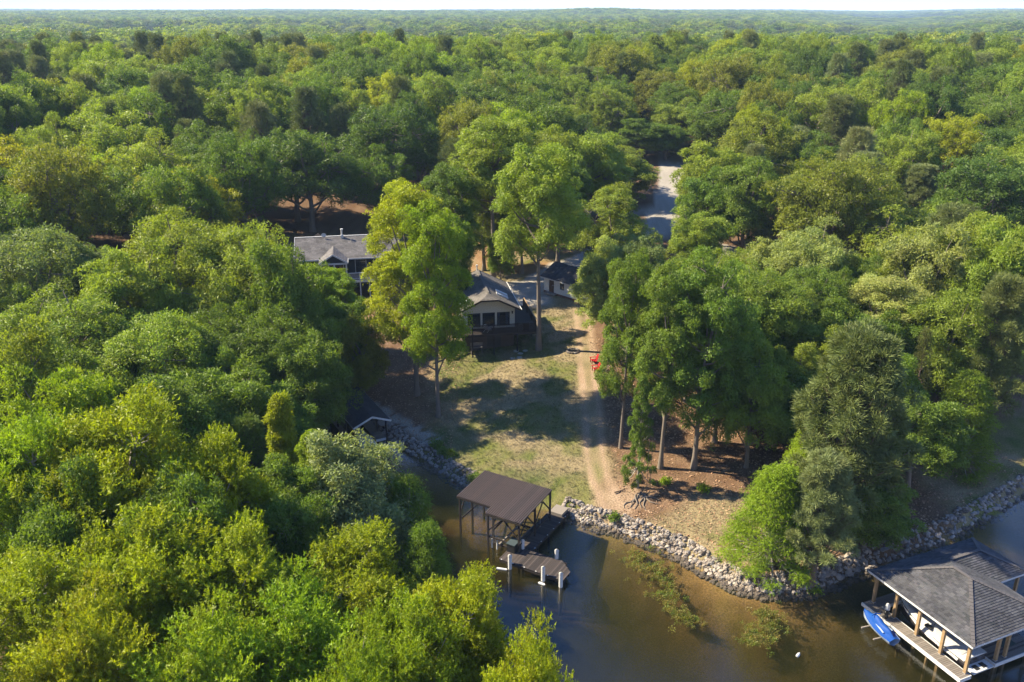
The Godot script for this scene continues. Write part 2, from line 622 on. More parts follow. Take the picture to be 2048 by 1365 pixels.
func make_kinds() -> void:
	leaf_material("broad_leaf", Color(1.0, 1.0, 0.6), 0.5)
	leaf_material("needle_leaf", Color(0.7, 0.7, 0.45), 0.55)
	mat("bark_grey", Color(0.24, 0.20, 0.16), 0.95, {"grain": 1.1, "stretch": Vector3(3, 0.5, 3), "relief": 3.0})
	mat("bark_pale", Color(0.42, 0.37, 0.31), 0.9, {"grain": 1.1, "stretch": Vector3(3, 0.6, 3), "relief": 2.0})
	mat("bark_brown", Color(0.20, 0.14, 0.10), 0.95, {"grain": 1.1, "stretch": Vector3(3, 0.5, 3), "relief": 3.0})
	var bl: Material = materials.broad_leaf
	var nl: Material = materials.needle_leaf
	# kind: [[trunk, crown] ..., leaf material, bark, node name]
	kinds.oak = [[], bl, materials.bark_grey, "hardwood_tree"]
	for k in 5:
		kinds.oak[0].append(make_tree("round", "plain", 130, 13, 40, 0.44, false, 1.05, 1.2 + k * 0.4, 0.6, 14.0))
	kinds.great = [[], bl, materials.bark_grey, "hardwood_tree"]
	for k in 2:
		kinds.great[0].append(make_tree("round", "plain", 300, 11, 36, 0.40, false, 0.72, 0.8 + k * 0.4, 0.42, 11.0))
	kinds.yard = [[], bl, materials.bark_grey, "hardwood_tree"]
	for k in 4:
		kinds.yard[0].append(make_tree("round", "plain", 150, 12, 40, 0.42, false, 1.0, 2.6 + k * 0.8, 0.58, 24.0))
	kinds.tall = [[], bl, materials.bark_grey, "hardwood_tree"]
	for k in 2:
		kinds.tall[0].append(make_tree("round", "plain", 140, 12, 40, 0.42, false, 1.0, 9.6 + k * 0.6, 0.58, 24.0))
	kinds.maple = [[], bl, materials.bark_grey, "hardwood_tree"]
	for k in 2:
		kinds.maple[0].append(make_tree("round", "plain", 230, 12, 36, 0.42, false, 1.05, 3.0 + k * 1.5, 0.58, 28.0))
	kinds.vine = [[], bl, materials.bark_pale, "hardwood_tree"]
	kinds.vine[0].append(make_tree("spire", "plain", 60, 12, 36, 0.5, false, 1.0, 1.0))
	kinds.plume = [[], bl, materials.bark_pale, "hardwood_tree"]
	for k in 4:
		kinds.plume[0].append(make_tree("round", "plume", 135, 14, 52, 0.30, false, 1.0, 1.5 + k * 0.5, 0.72, 14.0))
	kinds.poplar = [[], bl, materials.bark_grey, "hardwood_tree"]
	kinds.poplar[0].append(make_tree("spire", "plain", 100, 16, 40, 0.5, false, 1.2, 1.5))
	kinds.pine = [[], nl, materials.bark_brown, "pine_tree"]
	for k in 3:
		kinds.pine[0].append(make_tree("pine", "needle", 130, 13, 48, 0.55, false, 0.85, 3.0 + 1.0 * k, 0.6, 17.0))
	kinds.cypress = [[], bl, materials.bark_pale, "cypress_tree"]
	for k in 2:
		kinds.cypress[0].append(make_tree("cone", "feather", 150, 12, 50, 0.24, false, 0.9, 0.6 + 0.6 * k, 0.8, 12.0))
	kinds.cedar = [[], nl, materials.bark_brown, "cedar_tree"]
	kinds.cedar[0].append(make_tree("spire", "needle", 80, 9, 30, 0.6, false, 1.0, 0.5))
	# woods farther off: fewer and larger leaves
	kinds.woods = [[], bl, materials.bark_grey, "hardwood_tree"]
	for k in 9:
		kinds.woods[0].append(make_tree("round", "plain", 230, 8, 24, 0.46, false, 0.72, 0.8 + k * 0.3, 0.46, 11.5))
	kinds.woodpine = [[], nl, materials.bark_brown, "pine_tree"]
	for k in 4:
		kinds.woodpine[0].append(make_tree("pine", "needle", 110, 10, 30, 0.62, false, 0.9, 3.0 + k * 1.2, 0.6, 17.0))


var alike := {}  # trees of a group, to be told apart by their order from the left
var tree_boxes := []  # x, z, radius of every tree placed


func plant(kind: String, x: float, z: float, top: float, radius: float, tint: Color, label: String, group := "") -> void:
	var k: Array = kinds[kind]
	var pick: Array = k[0][rng.randi() % k[0].size()]
	var y := ground(x, z)
	var t := thing(k[3], label, "tree", Vector3(x, y, z), rng.randf() * TAU if kind != "plume" else rng.randf_range(-0.6, 0.6), group)
	var s := Vector3(radius / 5.0, maxf(top - y, 3.0) / pick[2], radius / 5.0)
	var trunk := obj("trunk", pick[0], k[2], t)
	trunk.scale = Vector3(clampf(s.x, 0.6, 1.6), s.y, clampf(s.z, 0.6, 1.6))
	var vary := rng.randf_range(0.9, 1.1)
	copies("crown", pick[1], k[1], [Transform3D(Basis.from_scale(s), Vector3.ZERO)], [Color(tint.r * vary * rng.randf_range(0.94, 1.06), tint.g * vary, tint.b * vary)], t)
	trunk.scale = s
	tree_boxes.append(Vector3(x, z, radius))
	if group:
		if not alike.has(group):
			alike[group] = []
		alike[group].append([x / -z, t])


func pick_tint(list: Array) -> String:
	var r := rng.randf()
	for p in list:
		r -= p[1]
		if r <= 0.0:
			return p[0]
	return list[-1][0]


func tell_apart() -> void:
	var tens := ["", "", "twenty", "thirty", "forty"]
	var low := ["", "first", "second", "third", "fourth", "fifth", "sixth", "seventh", "eighth", "ninth", "tenth", "eleventh", "twelfth", "thirteenth", "fourteenth", "fifteenth", "sixteenth", "seventeenth", "eighteenth", "nineteenth"]
	for group in alike:
		var list: Array = alike[group]
		if list.size() < 2:
			continue
		list.sort_custom(func(a, b): return a[0] < b[0])
		for i in list.size():
			var k := i + 1
			var word: String = low[k] if k < 20 else (tens[k / 10] + "-" + low[k % 10] if k % 10 else {2: "twentieth", 3: "thirtieth", 4: "fortieth"}[k / 10])
			var place := "leftmost" if i == 0 else "rightmost" if i == list.size() - 1 else word + " from the left"
			list[i][1].set_meta("label", list[i][1].get_meta("label") + ", " + place + " of its kind")


func build_understorey() -> void:
	for zone in [[-64.0, -14.0, -104.0, -32.0, "low green tree among the left bank woods", "left bank understorey"], [18.0, 62.0, -104.0, -70.0, "low green tree inside the right grove", "right grove understorey"]]:
		for n in 500:
			var x := rng.randf_range(zone[0], zone[1])
			var z := rng.randf_range(zone[2], zone[3])
			if absf(x) > -z * 0.57 + 5.0 or shore(x, z) < 3.0 or (x > -34.0 and x < -13.0 and z < -96.0) or near_line(GRAVEL_PATH, x, z) < 5.0 or (x > -23.0 and x < 0.0 and z < -72.0):
				continue
			var clash := false
			for b in tree_boxes:
				if Vector2(b.x - x, b.y - z).length() < 2.2 + 0.42 * b.z:
					clash = true
					break
			if not clash:
				plant("oak" if rng.randf() < 0.85 else "woodpine", x, z, ground(x, z) + rng.randf_range(8.0, 11.5), rng.randf_range(2.8, 3.9), TINT[pick_tint([["light", 0.35], ["green", 0.65]])], zone[4], zone[5])


func build_woods() -> void:
	# woods behind the houses: the nearest trees singly, the rest as masses
	var spots := []
	var step := 7.2
	var z := -96.0
	while z > -620.0:
		var half := -z * 0.60 + 24.0
		var x := -half
		step = 11.0 + 0.004 * (-z)
		while x < half:
			spots.append(Vector2(x + rng.randf_range(-0.42, 0.42) * step, z + rng.randf_range(-0.42, 0.42) * step))
			x += step
		z -= step * 0.92
	var chosen := []
	for p in spots:
		var x: float = p.x
		z = p.y
		if x > -13.0 and x < 14.0 and z > -137.0:
			continue
		if x > -37.0 and x < -8.0 and z > -136.0:
			continue
		if x >= 14.0 and x < 70.0 and z > -104.0:
			continue
		if x <= -37.0 and z > -98.0:
			continue
		var r := minf(near_line(ROAD, x, z), near_line(ROAD_SIDE, x, z))
		if r < 6.2 or (z > -163.0 and absf(z + 158.0) < 4.0 and x > -30.0 and x < 28.0):
			continue
		if z > -205.0 and x / -z > 0.11 and x / -z < 0.183 + 10.0 / -z:
			continue  # keeps the view up the gravel road open
		if shore(x, z) < 5.0:
			continue
		var clash := false
		for b in tree_boxes:
			if Vector2(b.x - x, b.y - z).length() < 3.2 + 0.45 * b.z:
				clash = true
				break
		if not clash:
			chosen.append(p)
	chosen.sort_custom(func(a, b): return a.length() < b.length())
	var single := 0
	var masses := {}
	for p in chosen:
		var x: float = p.x
		z = p.y
		var far: float = p.length()
		var patch := coarse.get_noise_2d(x * 1.1 + 300.0, z * 1.1)
		var piny := 0.05 + (0.5 if patch > 0.2 else 0.0) + (0.4 if far > 330.0 and patch < -0.12 else 0.0) + (0.3 if x < -60.0 and far > 230.0 else 0.0)
		var pine := rng.randf() < piny
		var kind := "woodpine" if pine else "woods"
		var h := rng.randf_range(14.0, 20.5) + (0.5 if pine else 0.0) + 2.0 * patch
		if x > 14 and z > -125.0:
			h -= 2.0
		var rad := rng.randf_range(4.4, 6.2) if pine else rng.randf_range(5.6, 9.6)
		var warm := coarse.get_noise_2d(x * 0.9, z * 0.9 + 700.0)
		var name := pick_tint([["pine", 0.65], ["pinelight", 0.35]]) if pine else pick_tint([["yellow", 0.16], ["lime", 0.10], ["olive", 0.10], ["light", 0.24], ["green", 0.22], ["gold", 0.06], ["dark", 0.12]] if warm > -0.05 else [["yellow", 0.05], ["light", 0.30], ["green", 0.35], ["dark", 0.22], ["olive", 0.08]])
		var tint: Color = TINT[name]
		var y := ground(x, z)
		if single < 210 and absf(x) < -z * 0.57 + 8.0:
			single += 1
			var zone := "left of the blue house" if x < -37.0 else "behind the blue house" if x < -10.0 else "behind the lake house" if x < 26.0 else "right of the gravel road"
			if far > 190.0:
				zone = "in the far left canopy" if x < -40.0 else "in the far middle canopy" if x < 40.0 else "in the far right canopy"
			var look: String = {"yellow": "yellow green tree", "lime": "bright lime tree", "olive": "olive toned tree", "light": "light green tree", "green": "mid green tree", "gold": "golden green tree", "dark": "dark green tree", "pine": "dull olive pine", "pinelight": "pale grey olive pine"}[name]
			plant(kind, x, z, y + h, rad, tint, look + " " + zone, look + "s " + zone)
		else:
			var key := "woodpine" if pine else ("woods%d" % (rng.randi() % 3))
			if not masses.has(key):
				masses[key] = [[], []]
			var s := Vector3(rad / 5.0, h / (17.0 if pine else 11.5), rad / 5.0)
			masses[key][0].append(Transform3D(Basis(Vector3.UP, rng.randf() * TAU) * Basis.from_scale(s), Vector3(x, y, z)))
			masses[key][1].append(tint * rng.randf_range(0.85, 1.15))
	var said := {"woodpine": "pines standing among the hardwoods of the far woods", "woods0": "hardwood crowns massed beyond the nearer woods", "woods1": "further hardwood crowns massed beyond the nearer woods", "woods2": "outer hardwood crowns massed beyond the nearer woods"}
	for key in masses:
		var pine: bool = key == "woodpine"
		var m: Array = kinds["woodpine" if pine else "woods"][0][0 if pine else int(key.right(1))]
		var o := copies("far_pine_woods" if pine else "far_hardwood_woods", m[1], materials.needle_leaf if pine else materials.broad_leaf, masses[key][0], masses[key][1])
		o.set_meta("kind", "stuff")
		tag(o, said[key], "woods")
	build_horizon()


func build_horizon() -> void:
	var crown: Array = make_tree("round", "plain", 40, 5, 7, 1.0, false, 1.3, 4.0, 1.0)
	var conifer: Array = make_tree("pine", "needle", 30, 5, 7, 1.3, false, 1.3, 5.0, 1.0)
	var lists := {"hardwood": [[], []], "pine": [[], []]}
	var z := -560.0
	while z > -8200.0:
		var step := 12.0 + 0.0065 * (-z - 560.0)
		var half := -z * 0.585 + 40.0
		var x := -half
		while x < half:
			var px := x + rng.randf_range(-0.5, 0.5) * step
			var pz := z + rng.randf_range(-0.5, 0.5) * step
			x += step
			var y := ground(px, pz)
			if y < 0.1:
				continue
			var patch := coarse.get_noise_2d(px * 0.22 + 90.0, pz * 0.22)
			var open := smoothstep(-700.0, -850.0, pz) * smoothstep(-2300.0, -1700.0, pz)
			var young := patch < 0.12 and open > 0.3  # replanted stands of young pines
			var tall := rng.randf_range(16.0, 22.0)
			if young:
				tall = rng.randf_range(6.0, 9.0)
			var side := absf(px + 0.405 * pz) / (60.0 - 0.06 * pz)
			tall *= 1.0 - (0.35 + 0.35 * smoothstep(-1400.0, -2300.0, pz) * (1.0 if pz > -3300.0 else 0.0)) * exp(-side * side) * smoothstep(-620.0, -900.0, pz)
			var key := "pine" if young or rng.randf() < 0.35 + 0.5 * patch else "hardwood"
			var rad := step * rng.randf_range(0.58, 0.86) * (0.6 if young else 1.0)
			var tint: Color = TINT["pinelight"].lerp(TINT["light"], 0.35) if young else TINT[pick_tint([["pine", 0.8], ["dark", 0.2]])] if key == "pine" else TINT[pick_tint([["light", 0.4], ["green", 0.3], ["yellow", 0.15], ["dark", 0.15]])]
			lists[key][0].append(Transform3D(Basis(Vector3.UP, rng.randf() * TAU) * Basis.from_scale(Vector3(rad / 5.0, tall / 20.0, rad / 5.0)), Vector3(px, y, pz)))
			lists[key][1].append(tint * rng.randf_range(0.85, 1.15))
		z -= step * 0.95
	print("horizon trees ", lists.hardwood[0].size(), " ", lists.pine[0].size())
	var o := copies("distant_hardwood_forest", crown[1], materials.broad_leaf, lists.hardwood[0], lists.hardwood[1])
	o.set_meta("kind", "stuff")
	tag(o, "hazy hardwood forest stretching to the horizon", "forest")
	o = copies("distant_pine_forest", conifer[1], materials.needle_leaf, lists.pine[0], lists.pine[1])
	o.set_meta("kind", "stuff")
	tag(o, "hazy pine plantations stretching to the horizon", "forest")


const TREES := [  # kind, x, z, height of its top above the water, crown radius, tint, label
	["tall", 3.2, -97.4, 28.0, 5.0, "light", "tall forked yard tree with a long bare trunk beside the lake house deck"],
	["maple", -7.8, -83.3, 24.5, 3.6, "lime", "bright lime tree with a bare grey trunk in front of the lake house"],
	["maple", -10.6, -88.5, 25.8, 4.6, "yellow", "tall yellow green tree between the blue house and the lake house roof"],
	["oak", -8.2, -104.5, 18.3, 3.4, "green", "dark green tree against the left slope of the lake house roof"],
	["tall", -2.8, -122.5, 28.1, 6.2, "light", "tall light green tree on the orange soil behind the lake house"],
	["oak", -1.7, -121, 12.0, 2.0, "green", "small slim tree on the dirt strip behind the lake house"],
	["oak", 5.2, -140, 24.6, 6.2, "light", "broad light green tree behind the shed roof"],
	["oak", 13.2, -150, 22.7, 7, "light", "rounded tree with layered light green boughs between drive and shed"],
	["oak", -1.2, -150, 22.7, 6.8, "green", "green tree just right of the tall tree behind the lake house"],
	["tall", 7.1, -130, 21.1, 4.8, "green", "green tree with a bare trunk just behind the shed ridge"],
	["yard", 12.8, -112, 20.7, 5.2, "light", "large light green tree overhanging the right end of the shed"],
	["oak", 11.7, -100, 15.4, 4.2, "pale", "olive tinged tree with pale twigs right of the shed wall"],
	["oak", 15.3, -97, 15.0, 4.4, "olive", "olive green tree between the shed tree and the right grove"],
	["yard", 14.0, -92.5, 19.2, 3.6, "grey", "silvery green tree beside the red chairs"],
	["yard", 10.5, -74.8, 22.0, 2.6, "green", "dark trunked tree on the right edge of the dirt track"],
	["vine", 11.3, -68.6, 12.6, 1.9, "green", "ivy covered slim tree above the tangle of roots"],
	["yard", 13.8, -71.3, 21.5, 3.3, "green", "green tree with a straight grey trunk second from the track"],
	["yard", 16.8, -70.9, 22.6, 3.9, "green", "broad green tree with a thick trunk on the leaf litter"],
	["oak", 19.6, -75, 16.9, 3.8, "green", "low leafy tree left of the big lakeside pine"],
	["oak", 17.2, -88, 15.3, 4.6, "light", "light green tree behind the trees along the track"],
	["great", 21.2, -88, 17.2, 6.4, "light", "wide light green crown in the middle of the right grove"],
	["great", 25.1, -83, 17.1, 6.4, "light", "dense rounded crown directly above the lakeside pine"],
	["great", 30.8, -88, 16.1, 6.0, "green", "green crown right of the dense rounded one in the right grove"],
	["oak", 22.3, -80, 12.9, 4.6, "green", "leafy green tree behind the low leafy tree in the right grove"],
	["oak", 35.5, -98, 17.8, 5.2, "pale", "pale cream green crown standing out in the right grove"],
	["oak", 31.6, -100, 16.6, 4.5, "pale", "pale green crown just left of the cream coloured one"],
	["oak", 39.1, -96, 15.3, 4.6, "light", "light crown right of the cream coloured one"],
	["yard", 38.6, -86, 16.7, 4.8, "pale", "tall pale tree with bare silvery limbs in the right grove"],
	["oak", 33.6, -82, 14.5, 4.4, "green", "green crown behind the top of the lakeside pine"],
	["oak", 45.5, -92, 19.2, 5.2, "pale", "pale green tree near the right edge above the silvery limbs"],
	["oak", 51.3, -94, 20.9, 5.6, "light", "big light green tree rising at the right edge"],
	["oak", 51.8, -88, 21.2, 4.8, "light", "bright crown cut by the right edge of the view"],
	["oak", 42.6, -80, 15.7, 4.6, "light", "light tree above the far riprap bank"],
	["pine", 46.6, -78, 19.1, 4.6, "pine", "tall dark pine at the right edge of the view"],
	["pine", 26.2, -60, 20.4, 6.2, "pine", "huge olive pine leaning over the right lakeshore"],
	["cedar", 37.6, -74, 15.1, 2.0, "cedar", "narrow dark cedar behind the huge lakeside pine"],
	["pine", 23.2, -56.2, 12.0, 3.9, "pinelight", "lower pine with a bare pale trunk near the waterline"],
	["cypress", 20.2, -57.6, 10.4, 4.0, "lime", "bright lime cypress on the riprap point"],
	["cypress", 42.1, -73, 11.6, 4.0, "cypshade", "cypress with shade mixed into its green by the far riprap bank"],
	["oak", 28.6, -60.2, 7.6, 3.6, "green", "dark green tree overhanging the shingled boathouse roof"],
	["cypress", 24.0, -63, 10.3, 3.2, "lime", "feathery lime cypress tucked under the huge lakeside pine"],
	["oak", 35.4, -68, 11.1, 4.2, "green", "dark green tree right of the huge lakeside pine"],
	["oak", 31.8, -138, 21.4, 6.2, "light", "broad tree on the right edge of the gravel road"],
	["oak", 34.8, -128, 20.7, 6.0, "green", "green tree in the row right of the gravel road"],
	["oak", 29.9, -130, 18.9, 4.6, "green", "green crown nearest the gravel road bend"],
	["oak", 47.2, -138, 17.5, 3.4, "yellow", "single bright yellow green crown left of the round pine"],
	["pine", 54.5, -135, 21.8, 5.6, "pinelight", "round topped pine standing alone above the right grove"],
	["pine", 65.0, -138, 19.4, 5.2, "pinelight", "broad pine right of the round topped pine"],
	["oak", 61.2, -118, 17.9, 4.6, "green", "green crown in front of the broad pine at the right"],
	["oak", 39.7, -206, 22.0, 6.8, "light", "light green tree where the gravel road enters the woods"],
	["oak", 20.2, -165, 17.3, 6.8, "light", "broad light crown left of the gravel road strip"],
	["oak", 29.3, -200, 18.7, 6.2, "green", "green crown at the far end of the gravel road on its left"],
	["oak", 25.9, -118, 15.5, 4.2, "light", "light crown at the right of the road bend near the grove"],
	["yard", -20.8, -100, 12.6, 3.0, "lime", "second young lime tree before the blue house porch"],
	["yard", -8.4, -118, 22.4, 4.6, "green", "green tree behind the left end of the lake house roof"],
	["yard", -4.3, -128, 19.6, 4.8, "light", "light green tree rising just above the lake house ridge"],
	["yard", 1.5, -126, 17.1, 3.8, "green", "slender green tree on the bare soil between house and shed"],
	["oak", 35.0, -200, 17.1, 5.4, "green", "green tree closing the far end of the gravel road"],
	["great", -36.3, -92, 20.4, 8.6, "light", "great domed light green oak left of the blue house"],
	["great", -28.8, -90, 19.7, 7.2, "light", "light green dome adjoining the great oak on its right"],
	["oak", -23.1, -84, 18.6, 5.0, "green", "green crown at the left corner of the blue house"],
	["oak", -38.6, -84, 18.6, 5.2, "light", "light crown at the lower left of the great oak"],
	["great", -51.0, -90, 19.7, 7.8, "grey", "grey green spreading tree at the left edge"],
	["yard", -23.4, -100, 13.5, 3.6, "lime", "young lime tree right in front of the blue house"],
	["oak", -19.1, -92, 11.8, 3.6, "green", "green tree between the blue house and the cove boathouse"],
	["oak", -16.6, -88, 10.8, 3.0, "olive", "olive green tree hanging toward the gravel path"],
	["great", -41.5, -76, 17.0, 7.6, "light", "wide light green crown in the middle of the left edge"],
	["great", -32.2, -73, 16.1, 7.0, "light", "light green crown below the great domed oak"],
	["great", -27.9, -77, 14.5, 7.0, "green", "shaded crown right of the middle of the left woods"],
	["great", -22.2, -77, 14.7, 6.2, "green", "deep green crown above the cove boathouse"],
	["oak", -19.6, -75, 13.0, 4.2, "green", "dark crown leaning over the cove boathouse roof"],
	["oak", -22.8, -66, 14.3, 4.8, "green", "dark crown behind the yellow spire tree"],
	["oak", -26.2, -62, 14.7, 4.8, "green", "dark crown above the large yellow green plume tree"],
	["oak", -37.1, -60, 18.8, 4.6, "light", "light crown low on the left edge"],
	["oak", -32.0, -56, 17.7, 4.2, "lime", "lime crown above the plume trees at the left edge"],
	["poplar", -17.7, -60, 14.9, 2.6, "yellow", "narrow yellow green spire above the grey leaved tree"],
	["poplar", -15.0, -58, 12.8, 2.6, "lime", "lime sapling leaning beside the yellow spire"],
	["oak", -12.1, -56, 12.5, 4.4, "silver", "rounded silvery leaved tree at the water of the cove"],
	["cypress", -8.0, -57, 10.0, 3.4, "cypshade", "dark feathery cypress with shade in its leaf colour dipping over the cove water"],
	["cypress", -6.0, -52, 8.9, 2.8, "cypshade", "shaded feathery tree over the water below the dark cypress"],
	["plume", -24.7, -48, 19.0, 5.2, "yellow", "large yellow green plume tree with pale branches"],
	["plume", -19.0, -47, 16.8, 3.8, "yellow", "yellow green plume crown right of the large plume tree"],
	["plume", -29.9, -47, 18.3, 3.8, "lime", "plume crown cut by the left edge"],
	["plume", -14.8, -48, 12.5, 3.6, "green", "shaded plume crown left of the silvery tree"],
	["plume", -20.1, -39, 15.9, 4.2, "yellow", "plume tree with swept yellow tips in the lower left"],
	["plume", -24.9, -38, 15.4, 4.0, "yellow", "plume tree in the lower left corner"],
	["plume", -15.7, -40, 15.2, 3.8, "yellow", "plume tree with ragged tips in the lower middle left"],
	["plume", -9.5, -42, 13.4, 4.2, "yellow", "plume tree with bare twigs over the water at the lower middle"],
	["plume", -20.2, -33, 15.9, 3.4, "yellow", "lowest plume tree in the corner near the left edge"],
	["plume", -11.6, -36, 14.4, 3.8, "lime", "shaded plume tree at the bottom of the view"],
	["plume", -15.0, -33, 15.0, 3.4, "lime", "plume crown cut by the bottom edge left of the shaded one"],
	["plume", -3.1, -38, 13.8, 3.2, "yellow", "sunlit plume tree reaching over the open water"],
	["plume", -5.5, -35, 13.7, 3.2, "lime", "plume crown at the bottom edge beside the sunlit one"],
	["plume", 0.5, -33, 13.9, 2.5, "yellow", "outermost plume crown over the water at the bottom edge"],
	["plume", -7.4, -31, 15.0, 3.0, "lime", "dim plume crown at the very bottom middle left"],
	["oak", -19.5, -43, 17.5, 3.6, "green", "dark understorey crown between the plume trees"],
	["oak", -25.8, -43, 17.2, 3.6, "green", "dark understorey crown at the left among plume trees"],
]


func build_trees() -> void:
	for t in TREES:
		plant(t[0], t[1], t[2], t[3], t[4], TINT[t[5]], t[6])


# ---------------------------------------------------------------- buildings and docks
func shingles(facets: Array, course: float, tab: float, dark: Color, light: Color) -> Array:
	# facets: [outline in plan (PackedVector2Array of x, z), eave point, inward direction, height at the eave, rise per metre]; returns one Geo for each course
	var rows := []
	for f in facets:
		var outline: PackedVector2Array = f[0]
		var eave: Vector2 = f[1]
		var inward: Vector2 = f[2]
		var across := Vector2(-inward.y, inward.x)
		var deep := 0.0
		var lo := 1e9
		var hi := -1e9
		for p in outline:
			deep = maxf(deep, (p - eave).dot(inward))
			lo = minf(lo, (p - eave).dot(across))
			hi = maxf(hi, (p - eave).dot(across))
		var k := 0
		while k * course < deep - 0.01:
			var g := Geo.new()
			var s := lo - rng.randf() * tab
			while s < hi:
				var e := s + tab * rng.randf_range(0.8, 1.2)
				var cell := PackedVector2Array([eave + inward * k * course + across * s, eave + inward * k * course + across * (e - 0.008), eave + inward * (k + 1.04) * course + across * (e - 0.008), eave + inward * (k + 1.04) * course + across * s])
				g.tint = dark.lerp(light, rng.randf()) * (1.0 + 0.45 * fine.get_noise_2d(cell[0].x * 9.0, cell[0].y * 9.0))  # weather stains
				for piece in Geometry2D.intersect_polygons(cell, outline):
					var up := []
					for p in piece:
						var d: float = (p - eave).dot(inward)
						var lift := 0.03 * (1.0 - clampf((d - k * course) / course, 0, 1))
						up.append(Vector3(p.x, f[3] + f[4] * d + lift + 0.004, p.y))
					var idx := Geometry2D.triangulate_polygon(piece)
					for i in range(0, idx.size(), 3):
						var a: Vector3 = up[idx[i]]
						var b: Vector3 = up[idx[i + 1]]
						var c: Vector3 = up[idx[i + 2]]
						if (b - a).cross(c - a).y < 0:
							g.tri(a, c, b)
						else:
							g.tri(a, b, c)
					for i in piece.size():  # butt edges
						var a: Vector3 = up[i]
						var b: Vector3 = up[(i + 1) % piece.size()]
						var inside: float = maxf((piece[i] - eave).dot(inward), (piece[(i + 1) % piece.size()] - eave).dot(inward))
						if inside < k * course + 0.02:
							g.quad(a, b, b - Vector3(0, 0.035, 0), a - Vector3(0, 0.035, 0))
				s = e
			if g.v.size():
				rows.append(g)
			k += 1
	return rows


func join(list: Array) -> Geo:
	var g := Geo.new()
	for p in list:
		g.v.append_array(p.v)
		g.n.append_array(p.n)
		g.c.append_array(p.c)
		g.uv.append_array(p.uv)
	return g


func pv(list: Array) -> PackedVector2Array:
	var a := PackedVector2Array()
	for p in list:
		a.append(Vector2(p[0], p[1]))
	return a


func deck_under(facets: Array, drop := 0.05) -> Geo:  # sheathing below the shingles
	var g := Geo.new()
	for f in facets:
		var up := []
		for p in f[0]:
			up.append(Vector3(p.x, f[3] + f[4] * (p - f[1]).dot(f[2]) - drop, p.y))
		var idx := Geometry2D.triangulate_polygon(f[0])
		for i in range(0, idx.size(), 3):
			var a: Vector3 = up[idx[i]]
			var b: Vector3 = up[idx[i + 1]]
			var c: Vector3 = up[idx[i + 2]]
			var thick := Vector3(0, -0.03, 0)
			g.tri(a, b, c) if (b - a).cross(c - a).y > 0 else g.tri(a, c, b)
			g.tri(a + thick, c + thick, b + thick) if (b - a).cross(c - a).y > 0 else g.tri(a + thick, b + thick, c + thick)
	return g


func boards(parent: Node, called: String, lo: Vector3, hi: Vector3, along_x: bool, wide: float, mats: Array, clip := []) -> void:  # clip: [s0, limit, s1, limit] lowers the near limit of the far boards
	var span := (hi.z - lo.z) if along_x else (hi.x - lo.x)
	var k := roundi(span / wide)
	for i in k:
		var a := i * span / k
		var b := (i + 1) * span / k - 0.02
		var l := lo
		var h := hi
		if along_x:
			l.z = lo.z + a
			h.z = lo.z + b
		else:
			l.x = lo.x + a
			h.x = lo.x + b
		if clip.size():
			var lim := lerpf(clip[1], clip[3], clampf(((a + b) / 2 - clip[0]) / (clip[2] - clip[0]), 0, 1))
			if along_x:
				l.x = maxf(l.x, lim)
			else:
				l.z = maxf(l.z, lim)
		var dy := rng.randf_range(-0.004, 0.004)
		part_box(called, l + Vector3(0, dy, 0), h + Vector3(0, dy, 0), mats[rng.randi() % mats.size()], parent)


func wall_with_holes(w: float, h: float, thick: float, holes: Array) -> Geo:  # in the plane z = 0, x from 0 to w; holes: x0, x1, y0, y1, in order, not overlapping in x
	var g := Geo.new()
	var x := 0.0
	for q in holes:
		g.box(Vector3(x, 0, -thick), Vector3(q[0], h, 0))
		if q[2] > 0.01:
			g.box(Vector3(q[0], 0, -thick), Vector3(q[1], q[2], 0))
		if q[3] < h - 0.01:
			g.box(Vector3(q[0], q[3], -thick), Vector3(q[1], h, 0))
		x = q[1]
	g.box(Vector3(x, 0, -thick), Vector3(w, h, 0))
	return g


func window(parent: Node, x0: float, x1: float, y0: float, y1: float, z: float, frame_mat: Material, bars := 0, turn := 0.0) -> Node3D:
	var f := Geo.new()
	var t := 0.07
	f.box(Vector3(x0, y0, z - 0.08), Vector3(x0 + t, y1, z + 0.03))
	f.box(Vector3(x1 - t, y0, z - 0.08), Vector3(x1, y1, z + 0.03))
	f.box(Vector3(x0 + t, y1 - t, z - 0.08), Vector3(x1 - t, y1, z + 0.03))
	f.box(Vector3(x0 + t, y0, z - 0.08), Vector3(x1 - t, y0 + t, z + 0.03))
	for i in bars:
		var y := lerpf(y0, y1, (i + 1.0) / (bars + 1.0))
		f.box(Vector3(x0 + t, y - 0.025, z - 0.06), Vector3(x1 - t, y + 0.025, z + 0.01))
	var o := part("window", f, frame_mat, parent)
	part_box("pane", Vector3(x0 + t, y0 + t, z - 0.045), Vector3(x1 - t, y1 - t, z - 0.035), materials.glass, o)
	o.rotation.y = turn
	return o


